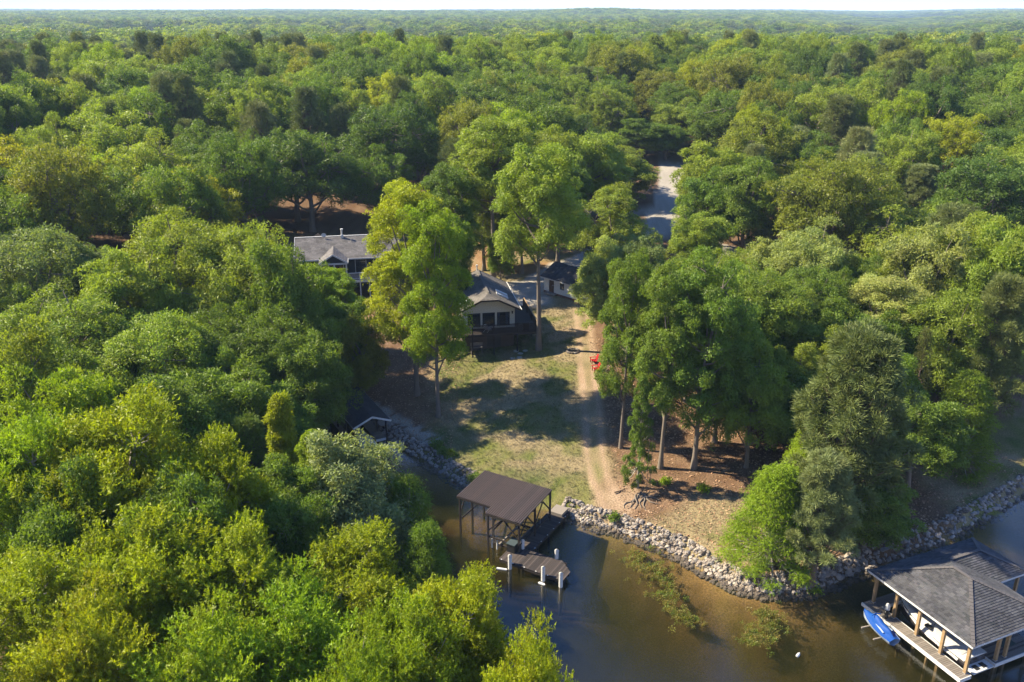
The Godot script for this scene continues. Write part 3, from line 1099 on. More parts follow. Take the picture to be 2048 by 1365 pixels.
func make_building_materials() -> void:
	var glass := mat("glass", Color(0.02, 0.025, 0.03), 0.03, {"specular": 0.6})
	glass.transparency = BaseMaterial3D.TRANSPARENCY_ALPHA
	glass.albedo_color.a = 0.35
	mat("shingle", Color.WHITE, 0.92, {"vertex": true, "grain": 2.0, "relief": 0.6})
	mat("cream", Color(0.74, 0.69, 0.55), 0.7, {"grain": 0.7, "relief": 0.2})
	mat("white", Color(0.74, 0.73, 0.70), 0.6, {"grain": 0.8, "relief": 0.1})
	mat("white_wall", Color(0.80, 0.78, 0.72), 0.75, {"grain": 0.6, "relief": 0.2})
	mat("navy", Color(0.018, 0.027, 0.040), 0.7, {"grain": 0.8, "relief": 0.3})
	mat("dark_wood", Color(0.035, 0.026, 0.022), 0.8, {"grain": 0.9, "stretch": Vector3(2, 2, 0.6), "relief": 0.5})
	mat("black", Color(0.012, 0.012, 0.013), 0.6)
	mat("dark_frame", Color(0.03, 0.03, 0.03), 0.5)
	mat("dark_board_0", Color(0.062, 0.048, 0.042), 0.75, {"grain": 1.2, "stretch": Vector3(3, 3, 0.6), "relief": 0.6})
	mat("dark_board_1", Color(0.095, 0.074, 0.066), 0.75, {"grain": 1.2, "stretch": Vector3(3, 3, 0.6), "relief": 0.6})
	mat("dark_board_2", Color(0.044, 0.035, 0.032), 0.75, {"grain": 1.2, "stretch": Vector3(3, 3, 0.6), "relief": 0.6})
	mat("grey_board_0", Color(0.25, 0.215, 0.18), 0.8, {"grain": 1.2, "stretch": Vector3(3, 3, 0.6), "relief": 0.6})
	mat("grey_board_1", Color(0.29, 0.25, 0.21), 0.8, {"grain": 1.2, "stretch": Vector3(3, 3, 0.6), "relief": 0.6})
	mat("grey_board_2", Color(0.22, 0.19, 0.16), 0.8, {"grain": 1.2, "stretch": Vector3(3, 3, 0.6), "relief": 0.6})
	mat("post_wood", Color(0.38, 0.255, 0.13), 0.8, {"grain": 1.0, "stretch": Vector3(3, 0.5, 3), "relief": 0.8})
	mat("brown_door", Color(0.10, 0.055, 0.035), 0.7, {"grain": 1.0, "stretch": Vector3(3, 0.4, 3)})
	for k in 3:
		mat("roof_metal_%d" % k, [Color(0.088, 0.060, 0.049), Color(0.10, 0.071, 0.06), Color(0.075, 0.053, 0.045)][k], 0.55, {"grain": 0.6, "stretch": Vector3(2, 2, 0.3), "relief": 0.1, "specular": 0.5})
	mat("pile_white", Color(0.72, 0.72, 0.70), 0.45, {"grain": 0.8, "relief": 0.1})
	mat("aluminium", Color(0.55, 0.56, 0.57), 0.35, {"metallic": 0.8})
	mat("red_plastic", Color(0.50, 0.016, 0.02), 0.45, {"grain": 0.5, "relief": 0.05})
	mat("curtain", Color(0.30, 0.34, 0.44), 0.9)
	mat("room_dark", Color(0.10, 0.08, 0.07), 0.9, {"grain": 0.6})
	mat("block", Color(0.13, 0.10, 0.085), 0.9, {"grain": 1.4, "relief": 1.0})
	mat("brick_red", Color(0.19, 0.085, 0.055), 0.9, {"grain": 1.4, "relief": 0.8})
	for k in 4:
		mat("stone_%d" % k, [Color(0.40, 0.33, 0.265), Color(0.30, 0.27, 0.24), Color(0.47, 0.40, 0.33), Color(0.15, 0.12, 0.095)][k], 0.9, {"grain": 1.6, "relief": 1.5})


func build_house() -> void:
	var at := Vector3(-2.8, 3.5, -98.6)
	var h := thing("lake_house", "cream gabled lake house with grey shingle roof and dark wraparound deck", "house", at, deg_to_rad(9.5))
	var cream: Material = materials.cream
	var fl := 2.5  # floor of the upper storey above the base
	var top := 4.95
	# walls
	var wins := [[0.62, 2.18, fl + 0.25, fl + 1.98], [2.42, 3.94, fl + 0.25, fl + 1.98], [4.18, 5.74, fl + 0.25, fl + 1.98]]
	var shifted := []
	for q in wins:
		shifted.append([q[0], q[1], q[2] - fl, q[3] - fl])
	var g := wall_with_holes(6.36, top - fl, 0.18, shifted)
	var peak := 6.42
	g.quad(Vector3(0, top - fl, 0), Vector3(6.36, top - fl, 0), Vector3(4.0, peak - fl, 0), Vector3(2.36, peak - fl, 0))
	var w := part("front_wall", g, cream, h)
	w.position = Vector3(-3.18, fl, 0)
	part_box("side_wall", Vector3(-3.18, fl, -9.6), Vector3(-3.0, top, -0.18), cream, h)
	part_box("side_wall", Vector3(3.0, fl, -9.6), Vector3(3.18, top, -0.18), cream, h)
	g = Geo.new()
	g.box(Vector3(-3.18, fl - 1.5, -9.78), Vector3(3.18, top, -9.6))
	g.tri(Vector3(3.18, top, -9.78), Vector3(-3.18, top, -9.78), Vector3(0, 6.75, -9.78))
	part("back_wall", g, cream, h)
	part_box("floor", Vector3(-3.0, fl - 0.2, -9.6), Vector3(3.0, fl, -0.18), materials.room_dark, h)
	part_box("partition", Vector3(-3.0, fl, -4.6), Vector3(3.0, top, -4.5), materials.room_dark, h)
	part_box("ceiling", Vector3(-3.0, top - 0.05, -9.6), Vector3(3.0, top, -0.18), materials.cream, h)
	for q in wins:
		var o := window(h, q[0] - 3.18, q[1] - 3.18, q[2], q[3], -0.02, materials.dark_frame)
		if q == wins[2]:
			for k in 2:
				var c := Geo.new()
				for i in 6:
					var x: float = [q[0] - 3.1, q[1] - 3.62][k] + i * 0.055
					c.bar(Vector3(x, q[2] + 0.05, -0.25 + 0.03 * (i % 2)), Vector3(x, q[3] - 0.1, -0.25 + 0.03 * (i % 2)), 0.06, 0.03)
				part("curtain", c, materials.curtain, o)
	for x in [-2.86, 2.86]:
		var l := part_box("wall_lamp", Vector3(x - 0.07, fl + 1.75, 0), Vector3(x + 0.07, fl + 2.02, 0.14), materials.black, h)
		part_box("cap", Vector3(x - 0.1, fl + 2.02, 0), Vector3(x + 0.1, fl + 2.06, 0.18), materials.dark_frame, l)
	# lower storey
	part_box("foundation_wall", Vector3(-3.1, -1.5, -9.5), Vector3(3.1, fl - 0.2, -0.3), materials.block, h)
	part_box("cellar_door", Vector3(-0.2, 0.05, -0.3), Vector3(1.5, 2.0, -0.24), materials.dark_frame, h)
	# roof
	var ey := 5.06
	var sl := 0.50
	var e := 3.75
	var f0 := 1.2
	var b0 := -10.1
	var cutx := 1.05
	var cl := (e - cutx) * sl
	var facets := [
		[pv([[e, f0], [e, b0], [0, b0], [0, f0 - 1.2], [cutx, f0]]), Vector2(e, 0), Vector2(-1, 0), ey, sl],
		[pv([[-e, f0], [-cutx, f0], [0, f0 - 1.2], [0, b0], [-e, b0]]), Vector2(-e, 0), Vector2(1, 0), ey, sl],
		[pv([[-cutx, f0], [cutx, f0], [0, f0 - 1.2]]), Vector2(0, f0), Vector2(0, -1), ey + cl, cutx * sl / 1.2],
	]
	var roof := part("roof", deck_under(facets, 0.04), materials.dark_wood, h)
	part("shingles", join(shingles(facets, 0.2, 0.34, Color(0.125, 0.112, 0.10), Color(0.18, 0.162, 0.145))), materials.shingle, roof)
	g = Geo.new()
	g.tint = Color(0.17, 0.155, 0.14)
	for k in 28:
		var z := b0 + k * 0.36
		if z > f0 - 1.4:
			break
		g.bar(Vector3(-0.12, ey + e * sl - 0.035, z + 0.18), Vector3(0.14, ey + e * sl + 0.04, z + 0.18), 0.34, 0.02)
		g.bar(Vector3(-0.01, ey + e * sl + 0.05, z), Vector3(-0.01, ey + e * sl + 0.055, z + 0.355), 0.24, 0.03)
	part("ridge_cap", g, materials.shingle, roof)
	g = Geo.new()
	for s in [-1, 1]:
		g.bar(Vector3(s * e, ey - 0.05, f0), Vector3(s * e, ey - 0.05, b0), 0.05, 0.16)
		g.bar(Vector3(s * (e + 0.02), ey - 0.06, f0 + 0.02), Vector3(s * cutx, ey + cl - 0.06, f0 + 0.02), 0.05, 0.2)
		g.bar(Vector3(s * (e + 0.02), ey - 0.06, b0), Vector3(0, ey + e * sl - 0.06, b0), 0.05, 0.2)
	g.bar(Vector3(-cutx, ey + cl - 0.06, f0 + 0.02), Vector3(cutx, ey + cl - 0.06, f0 + 0.02), 0.05, 0.2)
	part("fascia", g, materials.dark_wood, roof)
	g = Geo.new()
	g.bar(Vector3(e + 0.06, ey + 0.0, f0 + 0.05), Vector3(e + 0.06, ey + 0.0, b0), 0.09, 0.09)
	part("gutter", g, materials.white, roof)
	for q in [[1.2, -1.15], [1.3, -2.35], [-2.3, -0.7]]:  # roof windows
		var s := signf(q[0])
		var x0: float = absf(q[0])
		var y0 := ey + (e - x0) * sl
		var y1 := ey + (e - x0 - 1.35) * sl
		var sk := Geo.new()
		var a := Vector3(s * x0, y0 + 0.1, q[1])
		var b := Vector3(s * (x0 + 1.35), y1 + 0.1, q[1])
		var side := Vector3(0, 0, 0.62)
		sk.bar(a, b, 0.08, 0.16)
		sk.bar(a - side, b - side, 0.08, 0.16)
		sk.bar(a, a - side, 0.08, 0.16)
		sk.bar(b, b - side, 0.08, 0.16)
		var o := part("skylight", sk, materials.white, roof)
		var p := Geo.new()
		var lift := Vector3(0, 0.05, 0)
		if s > 0:
			p.quad(a + lift, b + lift, b - side + lift, a - side + lift)
		else:
			p.quad(b + lift, a + lift, a - side + lift, b - side + lift)
		part("pane", p, mat("skylight_dome", Color(0.70, 0.72, 0.74), 0.15), o)
	g = Geo.new()
	g.tube([Vector3(-0.1, 6.6, -10.0), Vector3(-0.1, 7.5, -10.0)], [0.09, 0.09], 10)
	g.tube([Vector3(-0.1, 7.5, -10.0), Vector3(-0.1, 7.62, -10.0)], [0.15, 0.13], 10)
	part("flue", g, materials.white, roof)
	# deck round the front and right
	var dx0 := -4.6
	var dx1 := 5.75
	var dz := 1.75
	boards_deck(h, "deck_floor", Vector3(dx0, fl - 0.12, 0.01), Vector3(dx1, fl - 0.08, dz))
	boards_deck(h, "deck_floor", Vector3(3.2, fl - 0.12, -8.0), Vector3(dx1, fl - 0.08, 0.0))
	boards_deck(h, "deck_floor", Vector3(dx0, fl - 0.12, -3.4), Vector3(-3.2, fl - 0.08, 0.0))
	g = Geo.new()
	g.box(Vector3(dx0, fl - 0.4, dz - 0.06), Vector3(dx1, fl - 0.13, dz))
	g.box(Vector3(dx1 - 0.06, fl - 0.4, -8.0), Vector3(dx1, fl - 0.13, dz - 0.06))
	g.box(Vector3(dx0, fl - 0.4, -3.4), Vector3(dx0 + 0.06, fl - 0.13, dz - 0.06))
	part("rim_joist", g, materials.dark_wood, h)
	var posts := [[dx0 + 0.1, dz - 0.1], [-2.2, dz - 0.1], [0.4, dz - 0.1], [3.2, dz - 0.1], [dx1 - 0.1, dz - 0.1], [dx1 - 0.1, -2.2], [dx1 - 0.1, -5.2], [dx1 - 0.1, -7.9], [dx0 + 0.1, -3.3]]
	for q in posts:
		var p := part_box("deck_post", Vector3(q[0] - 0.07, -1.6, q[1] - 0.07), Vector3(q[0] + 0.07, fl - 0.13, q[1] + 0.07), materials.dark_wood, h)
		part_box("rail_post", Vector3(q[0] - 0.05, fl - 0.08, q[1] - 0.05), Vector3(q[0] + 0.05, fl + 1.02, q[1] + 0.05), materials.dark_wood, p)
	var runs := [[Vector3(dx0, 0, dz - 0.03), Vector3(dx1, 0, dz - 0.03)], [Vector3(dx1 - 0.03, 0, dz - 0.08), Vector3(dx1 - 0.03, 0, -8.0)], [Vector3(dx0 + 0.03, 0, dz - 0.08), Vector3(dx0 + 0.03, 0, -3.4)]]
	for r in runs:
		var rail := Geo.new()
		rail.bar(r[0] + Vector3(0, fl + 1.0, 0), r[1] + Vector3(0, fl + 1.0, 0), 0.14, 0.04)
		var o := part("railing", rail, materials.post_wood if r == runs[1] else materials.dark_wood, h)
		var n := roundi(r[0].distance_to(r[1]) / 0.11)
		var bal := Geo.new()
		for i in n:
			var p: Vector3 = r[0].lerp(r[1], (i + 0.5) / n)
			bal.box(p + Vector3(-0.03, fl - 0.04, -0.012) if r == runs[0] else p + Vector3(-0.012, fl - 0.04, -0.03), p + Vector3(0.03, fl + 0.98, 0.012) if r == runs[0] else p + Vector3(0.012, fl + 0.98, 0.03))
		part("balusters", bal, materials.dark_wood, o)
	# stairs on the left
	for i in 9:
		part_box("stair_tread", Vector3(-5.6 - 0.02 * i, fl - 0.3 - i * 0.26, -1.2 + i * 0.28), Vector3(-4.62, fl - 0.25 - i * 0.26, -0.9 + i * 0.28), materials.dark_wood, h)
	# on and under the deck
	var gr := thing("grill", "black grill standing on the right corner of the lake house deck", "grill", h.transform * Vector3(4.3, fl - 0.08, 1.2), deg_to_rad(9.5))
	part_box("cabinet", Vector3(-0.35, 0.12, -0.25), Vector3(0.35, 0.75, 0.25), materials.black, gr)
	part_box("side_shelf", Vector3(-0.75, 0.72, -0.22), Vector3(-0.36, 0.76, 0.22), materials.dark_frame, gr)
	part_box("side_shelf", Vector3(0.36, 0.72, -0.22), Vector3(0.75, 0.76, 0.22), materials.dark_frame, gr)
	g = Geo.new()
	var rings := []
	for x in [-0.36, 0.36]:
		var ring := []
		for k in 9:
			var a := PI * k / 8.0
			ring.append(Vector3(x, 0.75 + 0.3 * sin(a), -0.26 * cos(a)))
		rings.append(ring)
	g.loft(rings, true, false)
	part("lid", g, materials.black, gr)
	for x in [-0.3, 0.3]:
		part_box("leg", Vector3(x - 0.04, 0, -0.2), Vector3(x + 0.04, 0.12, 0.2), materials.black, gr)
	var ch := thing("deck_chair", "white folding chair on the deck before the middle window", "chair", h.transform * Vector3(-0.25, fl - 0.08, 0.75), deg_to_rad(150))
	adirondack(ch, materials.white)
	var bench := thing("patio_bench", "pale bench in the shade under the lake house deck", "bench", h.transform * Vector3(-1.6, 0.0, 0.75), deg_to_rad(9.5))
	part_box("seat", Vector3(-0.75, 0.42, -0.2), Vector3(0.75, 0.48, 0.25), materials.grey_board_1, bench)
	part_box("backrest", Vector3(-0.75, 0.55, -0.26), Vector3(0.75, 0.95, -0.21), materials.grey_board_1, bench)
	for x in [-0.68, 0.62]:
		part_box("leg", Vector3(x, -0.4, -0.26), Vector3(x + 0.06, 0.42, 0.22), materials.grey_board_2, bench)
		part_box("back_post", Vector3(x, 0.48, -0.3), Vector3(x + 0.06, 0.95, -0.262), materials.grey_board_2, bench)


func boards_deck(parent: Node, called: String, lo: Vector3, hi: Vector3) -> void:
	var g := Geo.new()
	var n := roundi((hi.z - lo.z) / 0.15)
	for i in n:
		g.box(Vector3(lo.x, lo.y, lo.z + i * (hi.z - lo.z) / n), Vector3(hi.x, hi.y, lo.z + (i + 1) * (hi.z - lo.z) / n - 0.012))
	part(called, g, materials.dark_board_0, parent)


func adirondack(t: Node3D, m: Material) -> void:
	for s in [-1, 1]:
		var g := Geo.new()
		g.bar(Vector3(s * 0.28, 0.0, 0.32), Vector3(s * 0.28, 0.56, 0.32), 0.09, 0.03)
		part("leg", g, m, t)
		g = Geo.new()
		g.bar(Vector3(s * 0.25, 0.0, -0.55), Vector3(s * 0.25, 0.36, 0.34), 0.03, 0.1)
		part("leg", g, m, t)
		part_box("arm", Vector3(s * 0.33 - 0.08, 0.56, -0.42), Vector3(s * 0.33 + 0.08, 0.59, 0.42), m, t)
	for i in 5:
		var g := Geo.new()
		var y := 0.36 - i * 0.035
		var z := 0.3 - i * 0.11
		g.box(Vector3(-0.27, y, z - 0.05), Vector3(0.27, y + 0.025, z + 0.05))
		part("seat_slat", g, m, t)
	for i in 5:
		var g := Geo.new()
		var x := (i - 2) * 0.11
		g.bar(Vector3(x * 0.9, 0.2, -0.22), Vector3(x * 1.15, 1.02 - 0.035 * (i - 2) * (i - 2), -0.52), 0.095, 0.025)
		part("back_slat", g, m, t)
	part_box("back_rail", Vector3(-0.34, 0.52, -0.4), Vector3(0.34, 0.57, -0.37), m, t)


func build_shed() -> void:
	var h := thing("shed", "long white shed with dark shingle roof, brown door and brick footing", "shed", Vector3(4.5, 5.0, -117.2), deg_to_rad(-46.4))
	var wall := 2.15
	var len := 9.0
	var deep := 5.2
	part_box("footing", Vector3(0.0, -1.6, -deep), Vector3(len, 0.0, 0.0), materials.brick_red, h)
	for row in 3:
		for i in 27:
			var x := i * 0.335 + (row % 2) * 0.16
			if x + 0.32 < len:
				part_box("brick", Vector3(x, -0.72 + row * 0.18, 0.0), Vector3(x + 0.32, -0.56 + row * 0.18, 0.025), materials.brick_red, h)
	var holes := [[0.95, 1.85, 0.0, 2.0], [3.1, 3.85, 0.75, 1.85], [5.6, 6.35, 0.75, 1.85]]
	part("front_wall", wall_with_holes(len, wall, 0.15, holes), materials.white_wall, h)
	part_box("back_wall", Vector3(0, 0, -deep), Vector3(len, wall, -deep + 0.15), materials.white_wall, h)
	for x in [0.0, len - 0.15]:
		var g := Geo.new()
		g.box(Vector3(x, 0, -deep + 0.15), Vector3(x + 0.15, wall, -0.15))
		g.tri(Vector3(x, wall, 0), Vector3(x, wall + 1.25, -deep / 2), Vector3(x, wall, -deep))
		g.tri(Vector3(x + 0.15, wall, 0), Vector3(x + 0.15, wall, -deep), Vector3(x + 0.15, wall + 1.25, -deep / 2))
		part("end_wall", g, materials.white_wall, h)
	var d := part_box("door", Vector3(0.98, 0.02, -0.1), Vector3(1.82, 1.97, -0.05), materials.brown_door, h)
	part_box("door_frame", Vector3(1.86, 0.0, -0.02), Vector3(1.95, 2.05, 0.03), materials.brown_door, d)
	part_box("handle", Vector3(1.7, 0.95, -0.05), Vector3(1.75, 1.1, 0.0), materials.aluminium, d)
	for q in [holes[1], holes[2]]:
		window(h, q[0], q[1], q[2], q[3], -0.03, materials.dark_frame, 1)
		part_box("room_back", Vector3(q[0] - 0.2, q[2] - 0.2, -0.9), Vector3(q[1] + 0.2, q[3] + 0.2, -0.85), materials.room_dark, h)
	var sl := 0.5
	var ey := wall - 0.12
	var facets := [
		[pv([[-0.4, 0.45], [len + 0.4, 0.45], [len + 0.4, -deep / 2], [-0.4, -deep / 2]]), Vector2(0, 0.45), Vector2(0, -1), ey, sl],
		[pv([[-0.4, -deep / 2], [len + 0.4, -deep / 2], [len + 0.4, -deep - 0.45], [-0.4, -deep - 0.45]]), Vector2(0, -deep - 0.45), Vector2(0, 1), ey, sl],
	]
	var roof := part("roof", deck_under(facets, 0.04), materials.dark_wood, h)
	part("shingles", join(shingles(facets, 0.2, 0.34, Color(0.045, 0.045, 0.05), Color(0.068, 0.068, 0.074))), materials.shingle, roof)
	part_box("fascia", Vector3(-0.4, ey - 0.16, 0.4), Vector3(len + 0.4, ey - 0.02, 0.44), materials.white, roof)
	part_box("step", Vector3(0.7, -0.16, 0.04), Vector3(2.6, -0.02, 0.8), materials.grey_board_1, h)


func build_blue_house() -> void:
	var h := thing("blue_house", "navy blue house with grey shingle roof, white trim and a porch gable", "house", Vector3(-30.6, 4.6, -118.0), deg_to_rad(10))
	var fl := 1.9
	var ey := 4.35
	var sl := 0.42
	var len := 15.0
	var deep := 10.0
	var navy: Material = materials.navy
	part("front_wall", wall_with_holes(len - 0.8, ey - 0.05, 0.2, [[1.5, 3.0, fl + 0.2, fl + 2.2], [4.2, 6.4, fl + 0.2, fl + 2.2], [8.0, 9.6, fl + 0.1, fl + 2.1], [10.6, 12.4, fl + 0.4, fl + 2.1]]), navy, h).position = Vector3(0.4, 0, -0.5)
	for q in [[1.9, 3.4], [4.6, 6.8], [8.4, 10.0], [11.0, 12.8]]:
		window(h, q[0], q[1], fl + 0.2 - (0.1 if q[0] == 8.4 else 0.0), fl + 2.15, -0.53, materials.white)
	part_box("room_back", Vector3(0.6, 0, -4.0), Vector3(len - 0.6, ey - 0.1, -3.9), materials.room_dark, h)
	part_box("side_wall", Vector3(0.4, -1.5, -deep + 0.5), Vector3(0.6, ey - 0.05, -0.7), navy, h)
	part_box("side_wall", Vector3(len - 0.6, -1.5, -deep + 0.5), Vector3(len - 0.4, ey - 0.05, -0.7), navy, h)
	part_box("back_wall", Vector3(0.4, -1.5, -deep + 0.3), Vector3(len - 0.4, ey - 0.05, -deep + 0.5), navy, h)
	for x in [0.4, len - 0.55]:
		part_box("corner_board", Vector3(x, 0, -0.499), Vector3(x + 0.16, ey - 0.05, -0.46), materials.white, h)
	var gx0 := 3.45
	var gx1 := 7.45
	var gm := (gx0 + gx1) / 2
	var gz := 2.2
	var gr := (gx1 - gx0) / 2 * 0.62
	var back := -gr / sl
	var facets := [
		[pv([[0, 0], [gx0, 0], [gm, back], [gx1, 0], [len, 0], [len, -deep / 2], [0, -deep / 2]]), Vector2(0, 0), Vector2(0, -1), ey, sl],
		[pv([[0, -deep / 2], [len, -deep / 2], [len, -deep], [0, -deep]]), Vector2(0, -deep), Vector2(0, 1), ey, sl],
		[pv([[gx0, gz], [gm, gz], [gm, back], [gx0, 0]]), Vector2(gx0, 0), Vector2(1, 0), ey, 0.62],
		[pv([[gm, gz], [gx1, gz], [gx1, 0], [gm, back]]), Vector2(gx1, 0), Vector2(-1, 0), ey, 0.62],
	]
	var roof := part("roof", deck_under(facets, 0.05), materials.dark_wood, h)
	part("shingles", join(shingles(facets, 0.2, 0.34, Color(0.135, 0.125, 0.122), Color(0.20, 0.185, 0.178))), materials.shingle, roof)
	var g := Geo.new()
	g.bar(Vector3(0, ey - 0.06, 0.02), Vector3(gx0, ey - 0.06, 0.02), 0.05, 0.18)
	g.bar(Vector3(gx1, ey - 0.06, 0.02), Vector3(len, ey - 0.06, 0.02), 0.05, 0.18)
	g.bar(Vector3(gx0, ey - 0.06, gz + 0.02), Vector3(gm, ey + gr - 0.06, gz + 0.02), 0.05, 0.2)
	g.bar(Vector3(gx1, ey - 0.06, gz + 0.02), Vector3(gm, ey + gr - 0.06, gz + 0.02), 0.05, 0.2)
	g.bar(Vector3(gx1 + 0.03, ey - 0.06, 0.05), Vector3(gx1 + 0.03, ey - 0.06, gz), 0.05, 0.18)
	g.bar(Vector3(0, ey - 0.02, 0.05), Vector3(0, ey + deep / 2 * sl - 0.02, -deep / 2), 0.05, 0.16)
	g.bar(Vector3(0, ey + deep / 2 * sl + 0.03, -deep / 2), Vector3(len, ey + deep / 2 * sl + 0.03, -deep / 2), 0.22, 0.05)
	part("trim", g, materials.white, roof)
	g = Geo.new()
	g.tri(Vector3(gx0 + 0.2, ey - 0.02, gz - 0.25), Vector3(gx1 - 0.2, ey - 0.02, gz - 0.25), Vector3(gm, ey + gr - 0.15, gz - 0.25))
	part("gable_wall", g, navy, h)
	part_box("porch_beam", Vector3(gx0 + 0.1, ey - 0.28, gz - 0.35), Vector3(gx1 - 0.1, ey - 0.06, gz - 0.15), materials.white, h)
	for x in [gx0 + 0.15, gm, gx1 - 0.35]:
		part_box("porch_post", Vector3(x, fl, gz - 0.34), Vector3(x + 0.2, ey - 0.28, gz - 0.16), materials.white, h)
	boards_deck(h, "porch_floor", Vector3(2.0, fl - 0.15, -0.45), Vector3(13.6, fl, gz + 0.2))
	part_box("porch_rim", Vector3(2.0, fl - 0.4, gz + 0.2), Vector3(13.6, fl - 0.02, gz + 0.26), materials.white, h)
	for run in [[2.1, gx0], [gx1, 13.5]]:
		var rail := part_box("railing", Vector3(run[0], fl + 0.92, gz + 0.1), Vector3(run[1], fl + 1.0, gz + 0.2), materials.white, h)
		part_box("lower_rail", Vector3(run[0], fl + 0.1, gz + 0.12), Vector3(run[1], fl + 0.16, gz + 0.18), materials.white, rail)
		var bal := Geo.new()
		var x: float = run[0]
		while x < run[1]:
			bal.box(Vector3(x, fl + 0.16, gz + 0.135), Vector3(x + 0.035, fl + 0.92, gz + 0.165))
			x += 0.13
		part("balusters", bal, materials.white, rail)
	for x in [2.1, 4.8, 7.4, 8.9, 10.2, 11.6, 13.3]:
		part_box("deck_post", Vector3(x, -2.2, gz), Vector3(x + 0.15, fl - 0.15, gz + 0.15), materials.white if x > 8.0 else materials.dark_wood, h)
		if x > 8.0:
			part_box("rail_post", Vector3(x, fl, gz + 0.08), Vector3(x + 0.12, fl + 1.05, gz + 0.22), materials.white, h)
	# things on the roof
	g = Geo.new()
	g.box(Vector3(6.55, ey + 1.55, -4.75), Vector3(6.95, ey + 2.35, -4.4))
	g.tube([Vector3(6.75, ey + 2.3, -4.58), Vector3(6.75, ey + 3.1, -4.58)], [0.13, 0.13], 10)
	g.tube([Vector3(6.75, ey + 3.1, -4.58), Vector3(6.75, ey + 3.25, -4.58)], [0.2, 0.2], 10)
	part("flue", g, materials.white, roof)
	for i in 3:
		var x: float = [4.4, 8.0, 10.2][i]
		var z: float = [-3.6, -3.6, -1.3][i]
		g = Geo.new()
		g.tube([Vector3(x, ey - z * sl - 0.05, z), Vector3(x, ey - z * sl + 0.4, z)], [0.05, 0.05], 8)
		part("vent_pipe", g, materials.aluminium, roof)
	g = Geo.new()
	g.tube([Vector3(4.0, ey + 2.05, -4.8), Vector3(4.15, ey + 2.4, -4.65)], [0.03, 0.03], 6)
	var ring := []
	for i in 5:
		var r: float = [0.02, 0.15, 0.26, 0.33, 0.36][i]
		var row := []
		for k in 14:
			row.append(Vector3(4.15, ey + 2.45, -4.6) + Vector3(cos(TAU * k / 14) * r, sin(TAU * k / 14) * r * 0.8, 0.35 * r * r))
		ring.append(row)
	g.loft(ring)
	part("satellite_dish", g, materials.white, roof)
	g = Geo.new()
	g.tri(Vector3(2.6, ey + 2.1, -deep / 2 - 0.1), Vector3(4.0, ey + 2.1, -deep / 2 - 0.1), Vector3(3.3, ey + 2.55, -deep / 2 - 0.6))
	g.tri(Vector3(2.6, ey + 2.1, -deep / 2 - 0.1), Vector3(3.3, ey + 2.55, -deep / 2 - 0.6), Vector3(3.3, ey + 1.2, -deep / 2 - 3.0))
	g.tri(Vector3(4.0, ey + 2.1, -deep / 2 - 0.1), Vector3(3.3, ey + 1.2, -deep / 2 - 3.0), Vector3(3.3, ey + 2.55, -deep / 2 - 0.6))
	part("rear_dormer", g, materials.dark_wood, roof)
	var pit := thing("kettle", "small black kettle grill on the ground beside the blue house deck", "grill", at_ground(-19.4, -108.5), 0.0)
	g = Geo.new()
	var rows := []
	for i in 9:
		var a := -PI / 2 + PI * i / 8.0
		var row := []
		for k in 14:
			row.append(Vector3(cos(TAU * k / 14) * cos(a) * 0.3, 0.62 + sin(a) * 0.27, -sin(TAU * k / 14) * cos(a) * 0.3))
		rows.append(row)
	g.loft(rows)
	part("bowl", g, materials.black, pit)
	for k in 3:
		g = Geo.new()
		var a := TAU * k / 3.0
		g.tube([Vector3(cos(a) * 0.15, 0.45, sin(a) * 0.15), Vector3(cos(a) * 0.33, 0.0, sin(a) * 0.33)], [0.02, 0.02], 6)
		part("leg", g, materials.aluminium, pit)


func pile(parent: Node, called: String, x: float, z: float, top: float, r: float, m: Material) -> MeshInstance3D:
	var g := Geo.new()
	g.tube([Vector3(x, -2.6, z), Vector3(x, top, z)], [r, r], 12)
	return part(called, g, m, parent)


